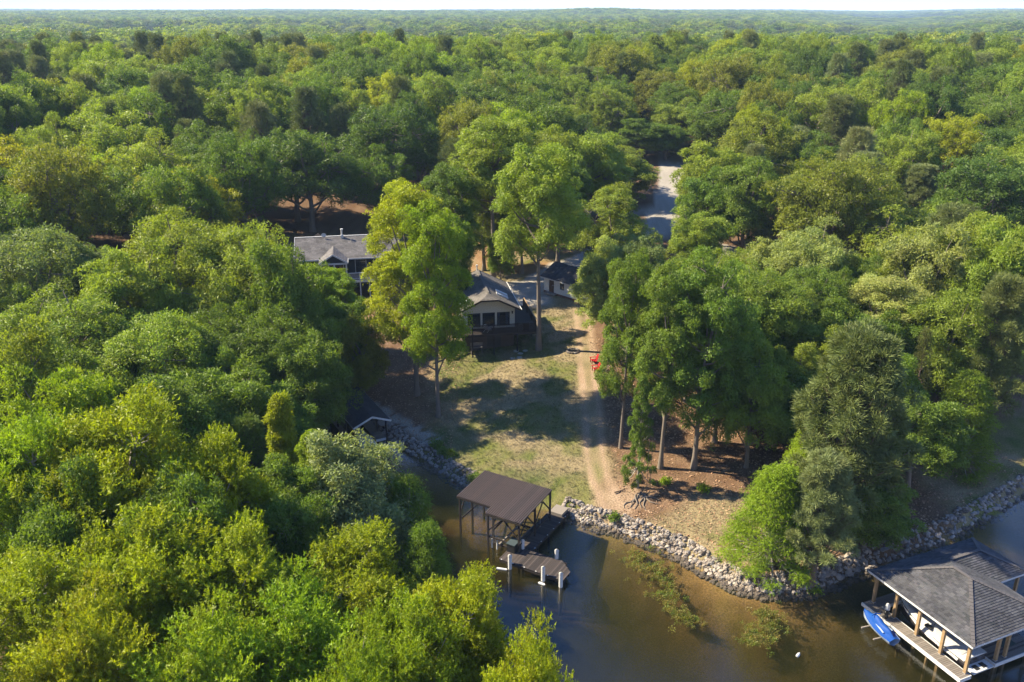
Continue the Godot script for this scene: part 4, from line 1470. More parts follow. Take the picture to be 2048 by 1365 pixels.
func build_dock() -> void:
	var at := Vector3(-2.44, 0, -68.01)
	var turn := deg_to_rad(-30.2)
	var dark: Material = materials.dark_wood
	var tri := [materials.dark_board_0, materials.dark_board_1, materials.dark_board_2]
	var d := thing("dock", "dark brown L shaped boat dock with a ribbed metal roof in the cove", "dock", at, turn)
	# walkway and platform
	boards(d, "walkway_board", Vector3(5.75, 0.56, -2.3), Vector3(7.42, 0.6, 4.55), true, 0.15, tri)
	boards(d, "platform_board", Vector3(5.6, 0.56, 4.57), Vector3(11.4, 0.6, 6.9), false, 0.15, tri, [4.6, 4.57, 5.8, 5.6])
	var g := Geo.new()
	for x in [5.8, 6.6, 7.34]:
		g.box(Vector3(x, 0.32, -2.3), Vector3(x + 0.06, 0.559, 4.5))
	for z in [4.62, 5.7, 6.82]:
		g.box(Vector3(5.65, 0.32, z), Vector3(10.6 if z < 5 else 11.35, 0.559, z + 0.06))
	part("joists", g, dark, d)
	for q in [[5.8, -1.2], [7.35, -1.2], [7.35, 1.6], [7.35, 3.6], [5.9, 1.6], [8.6, 5.0], [9.8, 6.5], [11.2, 6.2], [6.2, 6.5]]:
		pile(d, "dock_pile", q[0], q[1], 0.5, 0.1, dark)
	g = Geo.new()  # pale bolt plates along the edges
	for k in 6:
		g.box(Vector3(7.38, 0.6, -1.4 + k * 1.1), Vector3(7.46, 0.625, -1.3 + k * 1.1))
		g.box(Vector3(5.8 + k * 1.05, 0.6, 6.84), Vector3(5.9 + k * 1.05, 0.625, 6.92))
	part("edge_plates", g, materials.white, d)
	part_box("shore_step", Vector3(6.0, 0.6, -2.4), Vector3(7.2, 0.86, -1.1), materials.grey_board_1, d)
	# roof of ribbed sheets
	var y0 := 3.72
	var y1 := 3.38
	var r := part_box("ridge_beam", Vector3(0.15, y0 - 0.3, 0.3), Vector3(6.65, y0 - 0.12, 0.42), dark, d)
	r.name = "roof_frame"
	for k in 12:
		var x0 := k * 6.8 / 12
		var x1 := (k + 1) * 6.8 / 12 - 0.004
		var deep := 4.52 if k < 6 else 5.48
		var lift := 0.0 if k < 6 else 0.025
		g = Geo.new()
		var ya := y0 + lift
		var yb := lerpf(y0, y1, deep / 5.48) + lift
		var prof := []
		for i in 3:
			var c := x0 + (i + 0.5) * (x1 - x0) / 3
			prof.append_array([[c - 0.09, 0.0], [c - 0.05, 0.07], [c + 0.05, 0.07], [c + 0.09, 0.0]])
		for i in prof.size() - 1:
			var a: Array = prof[i]
			var b: Array = prof[i + 1]
			g.quad(Vector3(a[0], yb + a[1], deep), Vector3(b[0], yb + b[1], deep), Vector3(b[0], ya + b[1], 0), Vector3(a[0], ya + a[1], 0))
			g.quad(Vector3(a[0], yb + a[1] - 0.01, deep), Vector3(a[0], ya + a[1] - 0.01, 0), Vector3(b[0], ya + b[1] - 0.01, 0), Vector3(b[0], yb + b[1] - 0.01, deep))
		part("roof_sheet", g, materials["roof_metal_%d" % (rng.randi() % 3)], r)
	g = Geo.new()
	for z in [0.35, 1.8, 3.2, 4.4, 5.35]:
		var y := lerpf(y0, y1, z / 5.48) - 0.09
		g.box(Vector3(0.05 if z < 5 else 3.45, y - 0.1, z - 0.04), Vector3(6.75, y, z + 0.04))
	g.box(Vector3(0.0, y1 - 0.1, 4.48), Vector3(3.4, y1 + 0.05, 4.53))
	g.box(Vector3(3.4, y1 - 0.16, 5.44), Vector3(6.8, y1 - 0.02, 5.49))
	part("purlins", g, dark, r)
	var posts := [[0.2, 0.5], [0.2, 2.4], [0.2, 4.3], [3.5, 0.5], [3.5, 4.3], [3.62, 5.3], [6.55, 5.3], [6.55, 2.6], [6.55, -0.1]]
	for q in posts:
		var p := Geo.new()
		p.box(Vector3(q[0] - 0.07, -2.2, q[1] - 0.07), Vector3(q[0] + 0.07, lerpf(y0, y1, q[1] / 5.48) - 0.2, q[1] + 0.07))
		part("roof_post", p, dark, d)
	g = Geo.new()
	for b in [[0.2, 0.5, 0.2, 2.4], [0.2, 4.3, 0.2, 2.4], [3.5, 0.5, 3.5, 4.3], [3.62, 5.3, 6.55, 5.3], [6.55, 2.6, 6.55, 5.3], [6.55, -0.1, 6.55, 2.6]]:
		g.bar(Vector3(b[0], 1.7, b[1]), Vector3(lerpf(b[0], b[2], 0.5), 3.2, lerpf(b[1], b[3], 0.5)), 0.06, 0.12)
		g.bar(Vector3(b[2], 1.7, b[3]), Vector3(lerpf(b[0], b[2], 0.5), 3.2, lerpf(b[1], b[3], 0.5)), 0.06, 0.12)
		g.bar(Vector3(b[0], 1.15, b[1]), Vector3(b[2], 1.15, b[3]), 0.06, 0.14)
	part("braces", g, dark, d)
	# white mooring piles, each a thing of its own
	var said := ["white capped mooring pile at the inner front corner of the dock platform", "white capped mooring pile in the middle of the dock platform's front edge", "white capped mooring pile at the outer front corner of the dock platform", "white capped mooring pile behind the dock platform over brown water", "short white capped post beside the black dock box"]
	var at_pile := [[6.72, 7.02], [9.75, 7.06], [11.3, 7.05], [9.6, 4.5], [6.55, 4.68]]
	for k in 5:
		var q: Array = at_pile[k]
		var t := thing("mooring_pile", said[k], "pile", d.transform * Vector3(q[0], 0, q[1]), 0.0, "white mooring piles of the dock")
		g = Geo.new()
		g.tube([Vector3(0, -2.6, 0), Vector3(0, 0.35, 0)], [0.13, 0.13], 14)
		part("timber", g, materials.grey_board_2, t)
		g = Geo.new()
		g.tube([Vector3(0, 0.12, 0), Vector3(0, 1.3, 0)], [0.16, 0.16], 18)
		part("sleeve", g, materials.pile_white, t)
		g = Geo.new()
		g.tube([Vector3(0, 1.3, 0), Vector3(0, 1.36, 0), Vector3(0, 1.46, 0)], [0.18, 0.17, 0.04], 18)
		part("cap", g, materials.pile_white, t)
	var f := thing("dock_bumper", "pale fender floating at the inner front corner of the dock", "fender", d.transform * Vector3(6.15, 0.08, 7.35), turn + 0.3)
	g = Geo.new()
	g.tube([Vector3(-0.45, 0, 0), Vector3(-0.38, 0, 0), Vector3(0.38, 0, 0), Vector3(0.45, 0, 0)], [0.03, 0.1, 0.1, 0.03], 12)
	part("body", g, materials.pile_white, f)
	g = Geo.new()
	g.tube([Vector3(0.45, 0, 0), Vector3(0.6, 0.03, -0.1)], [0.02, 0.02], 6)
	part("rope", g, materials.grey_board_0, f)
	f = thing("dock_bumper", "pale round float at the foot of the middle mooring pile", "fender", d.transform * Vector3(9.8, 0.06, 7.4), turn)
	g = Geo.new()
	g.tube([Vector3(-0.3, 0, 0), Vector3(-0.22, 0, 0), Vector3(0.22, 0, 0), Vector3(0.3, 0, 0)], [0.03, 0.11, 0.11, 0.03], 12)
	part("body", g, materials.pile_white, f)
	g = Geo.new()
	g.tube([Vector3(0.3, 0, 0), Vector3(0.36, 0.02, -0.05)], [0.02, 0.02], 6)
	part("rope", g, materials.grey_board_0, f)
	var b := thing("dock_box", "black storage box on the dock beside the roof post", "box", d.transform * Vector3(6.0, 0.6, 5.25), turn)
	part_box("body", Vector3(-0.36, 0, -0.45), Vector3(0.36, 0.72, 0.45), materials.black, b)
	part_box("lid", Vector3(-0.4, 0.72, -0.5), Vector3(0.4, 0.79, 0.5), mat("box_lid", Color(0.04, 0.055, 0.06), 0.5), b)
	# lift in the slip
	var l := thing("boat_lift", "empty boat lift with pale bunks hanging under the dock roof", "boat lift", d.transform * Vector3(4.4, 0, 2.8), turn)
	for z in [-1.6, 1.9]:
		part_box("cross_beam", Vector3(-0.75, 0.15, z - 0.06), Vector3(2.0, 0.3, z + 0.06), dark, l)
		for x in [-0.65, 1.9]:
			g = Geo.new()
			g.tube([Vector3(x, 0.3, z), Vector3(x, 3.3, z)], [0.012, 0.012], 5)
			part("cable", g, materials.aluminium, l)
	for x in [0.05, 1.2]:
		g = Geo.new()
		g.bar(Vector3(x, 0.38, -1.9), Vector3(x, 0.38, 2.2), 0.12, 0.16)
		part("bunk", g, materials.grey_board_1, l)
	for x in [-0.5, 0.0]:
		g = Geo.new()
		g.tube([Vector3(x, 0.05, 2.35), Vector3(x, 0.9, 2.35)], [0.07, 0.07], 10)
		part("guide_post", g, materials.pile_white, l)


func build_cove_boathouse() -> void:
	var h := thing("cove_boathouse", "small boathouse with dark roof and white gable trim at the head of the cove", "boathouse", Vector3(-13.97, 0, -78.36), deg_to_rad(28.9))
	var half := 1.98
	var ey := 3.15
	var sl := 0.42
	var len := 9.4
	var facets := [
		[pv([[0, 0], [half, 0], [half, -len], [0, -len]]), Vector2(half, 0), Vector2(-1, 0), ey, sl],
		[pv([[-half, 0], [0, 0], [0, -len], [-half, -len]]), Vector2(-half, 0), Vector2(1, 0), ey, sl],
	]
	var roof := part("roof", deck_under(facets, 0.04), materials.dark_wood, h)
	part("shingles", join(shingles(facets, 0.18, 0.32, Color(0.04, 0.04, 0.046), Color(0.06, 0.06, 0.068))), materials.shingle, roof)
	var g := Geo.new()
	for s in [-1, 1]:
		g.bar(Vector3(s * (half + 0.02), ey - 0.05, 0.03), Vector3(0, ey + half * sl - 0.05, 0.03), 0.05, 0.18)
		g.bar(Vector3(s * half, ey - 0.07, 0.0), Vector3(s * half, ey - 0.07, -len), 0.05, 0.16)
	part("fascia", g, materials.white, roof)
	for z in [-0.4, -3.2, -6.2, -9.0]:
		for x in [-1.7, 1.55]:
			part_box("post", Vector3(x - 0.07, -2.0, z - 0.07), Vector3(x + 0.07, ey - 0.02, z + 0.07), materials.dark_wood, h)
	boards(h, "deck_board", Vector3(0.75, 0.56, -8.6), Vector3(1.85, 0.6, -1.4), true, 0.15, [materials.grey_board_0, materials.grey_board_2])
	part_box("deck_rim", Vector3(0.75, 0.34, -1.4), Vector3(1.85, 0.6, -1.34), materials.white, h)
	part_box("deck_beam", Vector3(0.8, 0.3, -8.6), Vector3(0.9, 0.559, -1.45), materials.dark_wood, h)
	boards(h, "deck_board", Vector3(-1.9, 0.56, -8.6), Vector3(-1.3, 0.6, -0.5), true, 0.15, [materials.grey_board_0, materials.grey_board_2])
	part_box("deck_board", Vector3(-1.28, 0.55, -9.2), Vector3(0.74, 0.6, -8.2), materials.grey_board_0, h)
	part_box("entry_ramp", Vector3(2.0, 0.9, -4.6), Vector3(3.2, 0.98, -3.4), materials.grey_board_1, h)
	var b := thing("moored_boat", "white bow of a boat moored inside the cove boathouse", "boat", h.transform * Vector3(-0.3, 0.0, -2.4), deg_to_rad(28.9))
	hull(b, 4.6, 1.6, 0.62, materials.pile_white, materials.white)


func hull(t: Node3D, length: float, beam: float, free: float, side_mat: Material, top_mat: Material) -> void:
	# bow toward -z, stern toward +z, waterline at y = 0
	var rings := []
	var deck := []
	for i in 13:
		var u := i / 12.0
		var z := lerpf(-length / 2, length / 2, u)
		var w := beam / 2 * pow(sin(minf(u * 1.25, 1.0) * PI / 2), 0.7) * (1.0 - 0.08 * maxf(0, u - 0.7))
		w = maxf(w, 0.02)
		var sheer := free * (1.0 + 0.35 * pow(1.0 - u, 2.0))
		var keel := -0.32 * free * smoothstep(0.0, 0.25, u) - 0.05
		rings.append([Vector3(-w, sheer, z), Vector3(-w * 0.92, sheer * 0.35, z), Vector3(-w * 0.7, keel * 0.3, z), Vector3(0, keel, z), Vector3(w * 0.7, keel * 0.3, z), Vector3(w * 0.92, sheer * 0.35, z), Vector3(w, sheer, z)])
		deck.append([Vector3(w + 0.03, sheer + 0.02, z), Vector3(w * 0.5, sheer + 0.12, z), Vector3(0, sheer + 0.16, z), Vector3(-w * 0.5, sheer + 0.12, z), Vector3(-w - 0.03, sheer + 0.02, z)])
	var g := Geo.new()
	g.loft(rings, true, false)
	var last: Array = rings[-1]
	for k in range(1, 6):
		g.tri(last[0], last[k], last[k + 1])
	part("hull", g, side_mat, t)
	g = Geo.new()
	g.loft(deck, true, false)
	last = deck[-1]
	for k in range(1, 4):
		g.tri(last[0], last[k], last[k + 1])
	part("deck", g, top_mat, t)


func build_boathouse() -> void:
	var h := thing("boathouse", "large boathouse with hipped shingle roof on tan wooden posts", "boathouse", Vector3(26.17, 0, -53.61), deg_to_rad(23.5))
	var ey := 3.5
	var s := 0.44
	var w := 7.62
	var l := 9.0
	var ww := 10.6
	var wl := 4.84
	var m := w / 2
	var q := wl / 2
	var facets := [
		[pv([[0, 0], [0, l], [m, l - m], [m, m]]), Vector2(0, 0), Vector2(1, 0), ey, s],
		[pv([[0, l], [w, l], [m, l - m]]), Vector2(0, l), Vector2(0, -1), ey, s],
		[pv([[w, l], [w, wl], [w - q, q], [m, m], [m, l - m]]), Vector2(w, l), Vector2(-1, 0), ey, s],
		[pv([[0, 0], [m, m], [w - q, q], [ww - q, q], [ww, 0]]), Vector2(0, 0), Vector2(0, 1), ey, s],
		[pv([[w, wl], [ww, wl], [ww - q, q], [w - q, q]]), Vector2(w, wl), Vector2(0, -1), ey, s],
		[pv([[ww, 0], [ww - q, q], [ww, wl]]), Vector2(ww, 0), Vector2(-1, 0), ey, s],
	]
	var roof := part("roof", deck_under(facets), materials.dark_wood, h)
	for g in shingles(facets, 0.16, 0.3, Color(0.052, 0.053, 0.059), Color(0.105, 0.104, 0.11)):
		part("shingle_course", g, materials.shingle, roof)
	var g := Geo.new()
	g.tint = Color(0.13, 0.12, 0.115)
	for e in [[Vector3(0, ey, l), Vector3(m, ey + m * s, l - m)], [Vector3(w, ey, l), Vector3(m, ey + m * s, l - m)], [Vector3(0, ey, 0), Vector3(m, ey + m * s, m)], [Vector3(m, ey + m * s, m), Vector3(m, ey + m * s, l - m)], [Vector3(w - q, ey + q * s, q), Vector3(ww - q, ey + q * s, q)], [Vector3(ww, ey, 0), Vector3(ww - q, ey + q * s, q)], [Vector3(ww, ey, wl), Vector3(ww - q, ey + q * s, q)]]:
		var n := maxi(2, roundi(e[0].distance_to(e[1]) / 0.3))
		for i in n:
			g.bar(e[0].lerp(e[1], float(i) / n) + Vector3(0, 0.045, 0), e[0].lerp(e[1], (i + 0.97) / n) + Vector3(0, 0.028, 0), 0.24, 0.025)
	part("hip_cap", g, materials.shingle, roof)
	g = Geo.new()
	var eaves := [Vector3(0, 0, 0), Vector3(0, 0, l), Vector3(w, 0, l), Vector3(w, 0, wl), Vector3(ww, 0, wl), Vector3(ww, 0, 0)]
	for i in eaves.size():
		var a: Vector3 = eaves[i] + Vector3(0, ey - 0.06, 0)
		var b: Vector3 = eaves[(i + 1) % eaves.size()] + Vector3(0, ey - 0.06, 0)
		g.bar(a, b, 0.04, 0.14)
	part("fascia", g, materials.white, roof)
	g = Geo.new()
	for x in [0.82, 3.6, 7.0]:
		g.box(Vector3(x - 0.08, ey - 0.24, 0.1), Vector3(x + 0.08, ey - 0.02, 8.5))
	part("beams", g, materials.post_wood, h)
	for p in [[0.82, 0.2], [0.82, 2.14], [0.82, 4.2], [0.82, 6.27], [0.82, 8.3], [3.72, 8.24], [4.6, 8.24], [3.6, 0.4], [7.0, 8.2], [7.0, 4.6], [7.0, 0.4], [10.2, 0.5], [10.2, 4.4], [3.6, 4.2]]:
		var post := part_box("post", Vector3(p[0] - 0.1, -2.0, p[1] - 0.1), Vector3(p[0] + 0.1, ey - 0.1 if p[0] > 8 else ey - 0.23, p[1] + 0.1), materials.post_wood, h)
		part_box("post_cap", Vector3(p[0] - 0.115, 0.6, p[1] - 0.115), Vector3(p[0] + 0.115, 0.64, p[1] + 0.115), materials.aluminium, post)
	# decks with white rims
	var gm := [materials.grey_board_0, materials.grey_board_1, materials.grey_board_2]
	boards(h, "deck_board", Vector3(0.04, 0.56, -0.06), Vector3(0.95, 0.6, 8.62), true, 0.15, gm)
	boards(h, "deck_board", Vector3(0.97, 0.56, -0.06), Vector3(3.4, 0.6, 0.9), true, 0.15, gm)
	boards(h, "deck_board", Vector3(3.42, 0.56, -0.06), Vector3(7.6, 0.6, 8.5), true, 0.15, [materials.dark_board_1, materials.grey_board_2])
	for r in [[Vector3(-0.02, 0.34, -0.1), Vector3(0.035, 0.62, 8.66)], [Vector3(0.036, 0.34, 8.625), Vector3(1.0, 0.62, 8.68)], [Vector3(0.955, 0.34, 0.91), Vector3(1.0, 0.62, 8.62)], [Vector3(1.0, 0.34, 0.905), Vector3(3.4, 0.62, 0.95)], [Vector3(3.36, 0.34, 0.955), Vector3(3.415, 0.62, 8.5)], [Vector3(3.36, 0.34, 8.505), Vector3(7.6, 0.62, 8.56)]]:
		part_box("deck_rim", r[0], r[1], materials.white, h)
	for p in [[0.5, 0.8], [0.5, 3.2], [0.5, 5.6], [0.5, 8.2], [4.2, 2.0], [4.2, 8.1], [7.2, 8.1]]:
		pile(h, "deck_pile", p[0], p[1], 0.5, 0.1, materials.post_wood)
	var mt := thing("door_mat", "dark green mat lying on the boathouse deck", "mat", h.transform * Vector3(5.9, 0.604, 7.3), deg_to_rad(23.5))
	part_box("pile_fabric", Vector3(-0.6, 0, -0.4), Vector3(0.6, 0.02, 0.4), mat("mat_green", Color(0.03, 0.05, 0.045), 0.95), mt)
	var ped := thing("dock_pedestal", "white topped utility post on the boathouse finger dock", "pedestal", h.transform * Vector3(0.3, 0.6, 1.95), deg_to_rad(23.5))
	part_box("column", Vector3(-0.1, 0, -0.1), Vector3(0.1, 0.75, 0.1), materials.dark_frame, ped)
	g = Geo.new()
	g.tube([Vector3(0, 0.75, 0), Vector3(0, 1.05, 0), Vector3(0, 1.2, 0), Vector3(0, 1.26, 0)], [0.17, 0.17, 0.13, 0.03], 14)
	part("cap", g, materials.pile_white, ped)
	# the covered boat
	var b := thing("motor_boat", "motor boat under a pale grey cover in the boathouse slip", "boat", h.transform * Vector3(2.16, 0.42, 4.7), deg_to_rad(23.5))
	var hullm := mat("boat_side", Color(0.035, 0.03, 0.032), 0.25, {"coat": 0.6})
	hull(b, 6.4, 2.2, 0.7, hullm, materials.pile_white)
	var cover := mat("boat_cover", Color(0.50, 0.49, 0.47), 0.85, {"grain": 0.7, "relief": 1.0})
	var rows := []
	for i in 15:
		var u := i / 14.0
		var z := lerpf(-3.15, 2.75, u)
		var wd := 1.16 * pow(sin(minf(u * 1.3, 1.0) * PI / 2), 0.75) + 0.02
		var sheer := 0.7 * (1.0 + 0.35 * pow(1.0 - u, 2.0))
		var rise := 0.16 + 0.5 * exp(-pow((u - 0.52) / 0.16, 2.0)) + 0.22 * exp(-pow((u - 0.85) / 0.1, 2.0))
		var row := []
		for k in 11:
			var a := -1.0 + 2.0 * k / 10.0
			row.append(Vector3(-wd * a, sheer - 0.22 + 0.22 * (1.0 - pow(absf(a), 6.0)) + rise * (1.0 - pow(absf(a), 1.8)) + 0.03 * sin(i * 2.1 + k * 1.3), z))
		rows.append(row)
	g = Geo.new()
	g.loft(rows, true, false)
	part("cover", g, cover, b)
	g = Geo.new()
	g.box(Vector3(-0.95, 0.12, 3.2), Vector3(0.95, 0.22, 3.95))
	var plat := part("swim_platform", g, materials.pile_white, b)
	for x in [-0.5, 0.15]:
		part_box("foot_pad", Vector3(x, 0.221, 3.35), Vector3(x + 0.4, 0.24, 3.8), materials.black, plat)
	g = Geo.new()
	for x in [-0.7, 0.7]:
		g.tube([Vector3(x, 0.95, 0.1), Vector3(x * 0.9, 1.55, 0.3)], [0.025, 0.025], 8)
	g.tube([Vector3(-0.63, 1.55, 0.3), Vector3(0.63, 1.55, 0.3)], [0.025, 0.025], 8)
	part("tower", g, materials.black, b)
	g = Geo.new()
	g.box(Vector3(-0.95, 1.0, -0.3), Vector3(-0.35, 1.14, 0.25))
	part("helm_cover", g, materials.black, b)
	# the jet ski
	var j := thing("personal_watercraft", "blue covered personal watercraft on a floating lift beside the boathouse dock", "watercraft", h.transform * Vector3(-1.0, 0.42, 2.55), deg_to_rad(23.5) - 0.12)
	var blue := mat("ski_blue", Color(0.006, 0.047, 0.21), 0.55, {"specular": 0.25})
	var silver := mat("ski_silver", Color(0.32, 0.37, 0.44), 0.4)
	var low := []
	var up := []
	var saddle := []
	for i in 15:
		var u := i / 14.0
		var z := lerpf(-1.65, 1.65, u)
		var wd := 0.58 * pow(sin(clampf(u * 1.5 + 0.02, 0, 1) * PI / 2), 0.7) * (1.0 - 0.2 * smoothstep(0.75, 1.0, u))
		var sh := 0.34 + 0.14 * pow(1.0 - u, 2.0)
		low.append([Vector3(-wd, sh, z), Vector3(-wd * 0.85, 0.1, z), Vector3(0, -0.12 * smoothstep(0, 0.2, u), z), Vector3(wd * 0.85, 0.1, z), Vector3(wd, sh, z)])
		var hump := 0.1 + 0.4 * exp(-pow((u - 0.34) / 0.14, 2.0)) + 0.24 * smoothstep(0.36, 0.5, u) * smoothstep(1.0, 0.82, u)
		var row := []
		var seat := []
		for k in 9:
			var a := -1.0 + 2.0 * k / 8.0
			row.append(Vector3(-wd * a * 1.02, sh - 0.02 + 0.13 * (1.0 - absf(a)) + 0.45 * hump * exp(-pow(a / 0.5, 2.0)), z))
			seat.append(Vector3(-0.34 * a * pow(sin(PI * clampf(u * 0.9 + 0.08, 0, 1)), 0.6), sh + 0.1 + hump * (1.0 - pow(absf(a), 2.4)), z * 0.86 + 0.05))
		up.append(row)
		saddle.append(seat)
	g = Geo.new()
	g.loft(low, true, false)
	part("hull", g, silver, j)
	g = Geo.new()
	g.loft(up, true, false)
	part("top_cover", g, blue, j)
	g = Geo.new()
	g.loft(saddle, true, false)
	part("seat_cover", g, blue, j)
	for sx in [-1, 1]:
		g = Geo.new()
		g.bar(Vector3(sx * 0.16, 0.6, -0.75), Vector3(sx * 0.38, 0.52, 0.9), 0.1, 0.03)
		part("silver_stripe", g, silver, j)
	g = Geo.new()
	g.tube([Vector3(-0.36, 0.98, -0.42), Vector3(0, 1.02, -0.52), Vector3(0.36, 0.98, -0.42)], [0.03, 0.04, 0.03], 8)
	part("handlebar", g, blue, j)
	for z in [-0.6, 0.7]:
		g = Geo.new()
		g.bar(Vector3(-0.95, -0.08, z), Vector3(0.9, -0.08, z), 0.1, 0.08)
		part("lift_arm", g, materials.grey_board_1, j)


func stone_mesh(sides: int) -> ArrayMesh:
	var g := Geo.new()
	var rings := []
	for i in 4:
		var a := -PI / 2 + PI * (i + 0.35) / 3.7
		var row := []
		for k in sides:
			var b := TAU * k / sides + i * 0.4
			row.append(Vector3(cos(b) * cos(a), sin(a) * 0.75, -sin(b) * cos(a)) * rng.randf_range(0.75, 1.2))
		rings.append(row)
	g.loft(rings, false)
	for k in sides:
		g.tri(rings[3][k], rings[3][(k + 1) % sides], Vector3(rng.randf_range(-0.2, 0.2), 0.7, rng.randf_range(-0.2, 0.2)))
	return g.mesh()


var stones := []


func riprap(label: String, from: int, to: int, count: int, single: int, wide: float) -> void:
	var t := thing("riprap_bank", label, "rock bank")
	var list := []
	var total := 0.0
	for i in range(from, to):
		total += Vector2(YARD_SHORE[i][0], YARD_SHORE[i][1]).distance_to(Vector2(YARD_SHORE[i + 1][0], YARD_SHORE[i + 1][1]))
	for n in count:
		var s := rng.randf() * total
		var i := from
		var p: Vector2
		var side: Vector2
		while i < to:
			var a := Vector2(YARD_SHORE[i][0], YARD_SHORE[i][1])
			var b := Vector2(YARD_SHORE[i + 1][0], YARD_SHORE[i + 1][1])
			var d := a.distance_to(b)
			if s <= d or i == to - 1:
				p = a.lerp(b, minf(s / d, 1.0))
				side = (b - a).normalized().orthogonal()
				break
			s -= d
			i += 1
		var off := rng.randf_range(-0.55, wide)
		var q := p + side * off
		if shore(q.x, q.y) * off < 0:
			q = p - side * off
		var r := 0.075 + 0.16 * pow(rng.randf(), 1.6)
		var y := maxf(ground(q.x, q.y), -0.35) + r * 0.25
		var tr := Transform3D(Basis.from_euler(Vector3(rng.randf_range(-0.6, 0.6), rng.randf() * TAU, rng.randf_range(-0.6, 0.6))) * Basis.from_scale(Vector3(r * rng.randf_range(0.9, 1.4), r, r * rng.randf_range(0.8, 1.2))), Vector3(q.x, y, q.y))
		list.append([r, tr, 3 if y < 0.06 else rng.randi() % 3 if rng.randf() < 0.8 else 3])  # wet stones at the waterline are dark
	list.sort_custom(func(a, b): return a[0] > b[0])
	var rest := []
	var tints := []
	for k in list.size():
		var e: Array = list[k]
		if k < single:
			var o := obj("stone", stones[k % stones.size()], materials["stone_%d" % e[2]], t)
			o.transform = e[1]
		else:
			rest.append(e[1])
			tints.append([Color(0.40, 0.33, 0.265), Color(0.30, 0.27, 0.24), Color(0.47, 0.40, 0.33), Color(0.15, 0.12, 0.095)][e[2]] * rng.randf_range(0.8, 1.15))
	var o := copies("small_stones", stones[0], mat("stone_tinted", Color.WHITE, 0.9, {"vertex": true, "grain": 1.6, "relief": 1.5}), rest, tints, t)
	o.set_meta("kind", "stuff")


func tuft(blades: int, wide: float, high: float) -> ArrayMesh:
	var g := Geo.new()
	for i in blades:
		var a := rng.randf() * TAU
		var p := Vector3(rng.randf_range(-wide, wide), 0, rng.randf_range(-wide, wide))
		var lean := Vector3(cos(a), 0, sin(a)) * high * rng.randf_range(0.2, 0.9)
		var side := Vector3(-sin(a), 0, cos(a)) * 0.02
		g.tri(p - side, p + side, p + lean + Vector3(0, high * rng.randf_range(0.5, 1.0), 0))
	return g.mesh()


func bush(label: String, x: float, z: float, radius: float, high: float, tint: String, called := "shrub") -> void:
	var t := thing(called, label, "shrub", at_ground(x, z))
	var set_ := spray_set("plain", 26, 0.46, true)
	var v := PackedVector3Array()
	var c := PackedColorArray()
	var g := Geo.new()
	for i in int(26 * radius + 10):
		var d := rand_dir()
		d.y = absf(d.y)
		var p := Vector3(d.x * radius, d.y * high + 0.05, d.z * radius) * rng.randf_range(0.5, 1.0)
		var piece: PackedVector3Array = Transform3D(Basis.from_euler(rand_dir() * 0.7) * Basis.from_scale(Vector3.ONE * rng.randf_range(0.25, 0.42)), p) * set_[rng.randi() % 6]
		v.append_array(piece)
		var cc := PackedColorArray()
		cc.resize(piece.size())
		cc.fill(Color.WHITE * rng.randf_range(0.75, 1.2))
		c.append_array(cc)
		if i < 9:
			g.tube([Vector3.ZERO, p * 0.6 + Vector3(0, 0.05, 0), p], [0.02, 0.015, 0.008], 4, false)
	var arr := []
	arr.resize(Mesh.ARRAY_MAX)
	arr[Mesh.ARRAY_VERTEX] = v
	arr[Mesh.ARRAY_COLOR] = c
	var m := ArrayMesh.new()
	m.add_surface_from_arrays(Mesh.PRIMITIVE_TRIANGLES, arr)
	part("stems", g, materials.bark_brown, t)
	copies("foliage", m, materials.broad_leaf, [Transform3D()], [TINT[tint]], t)


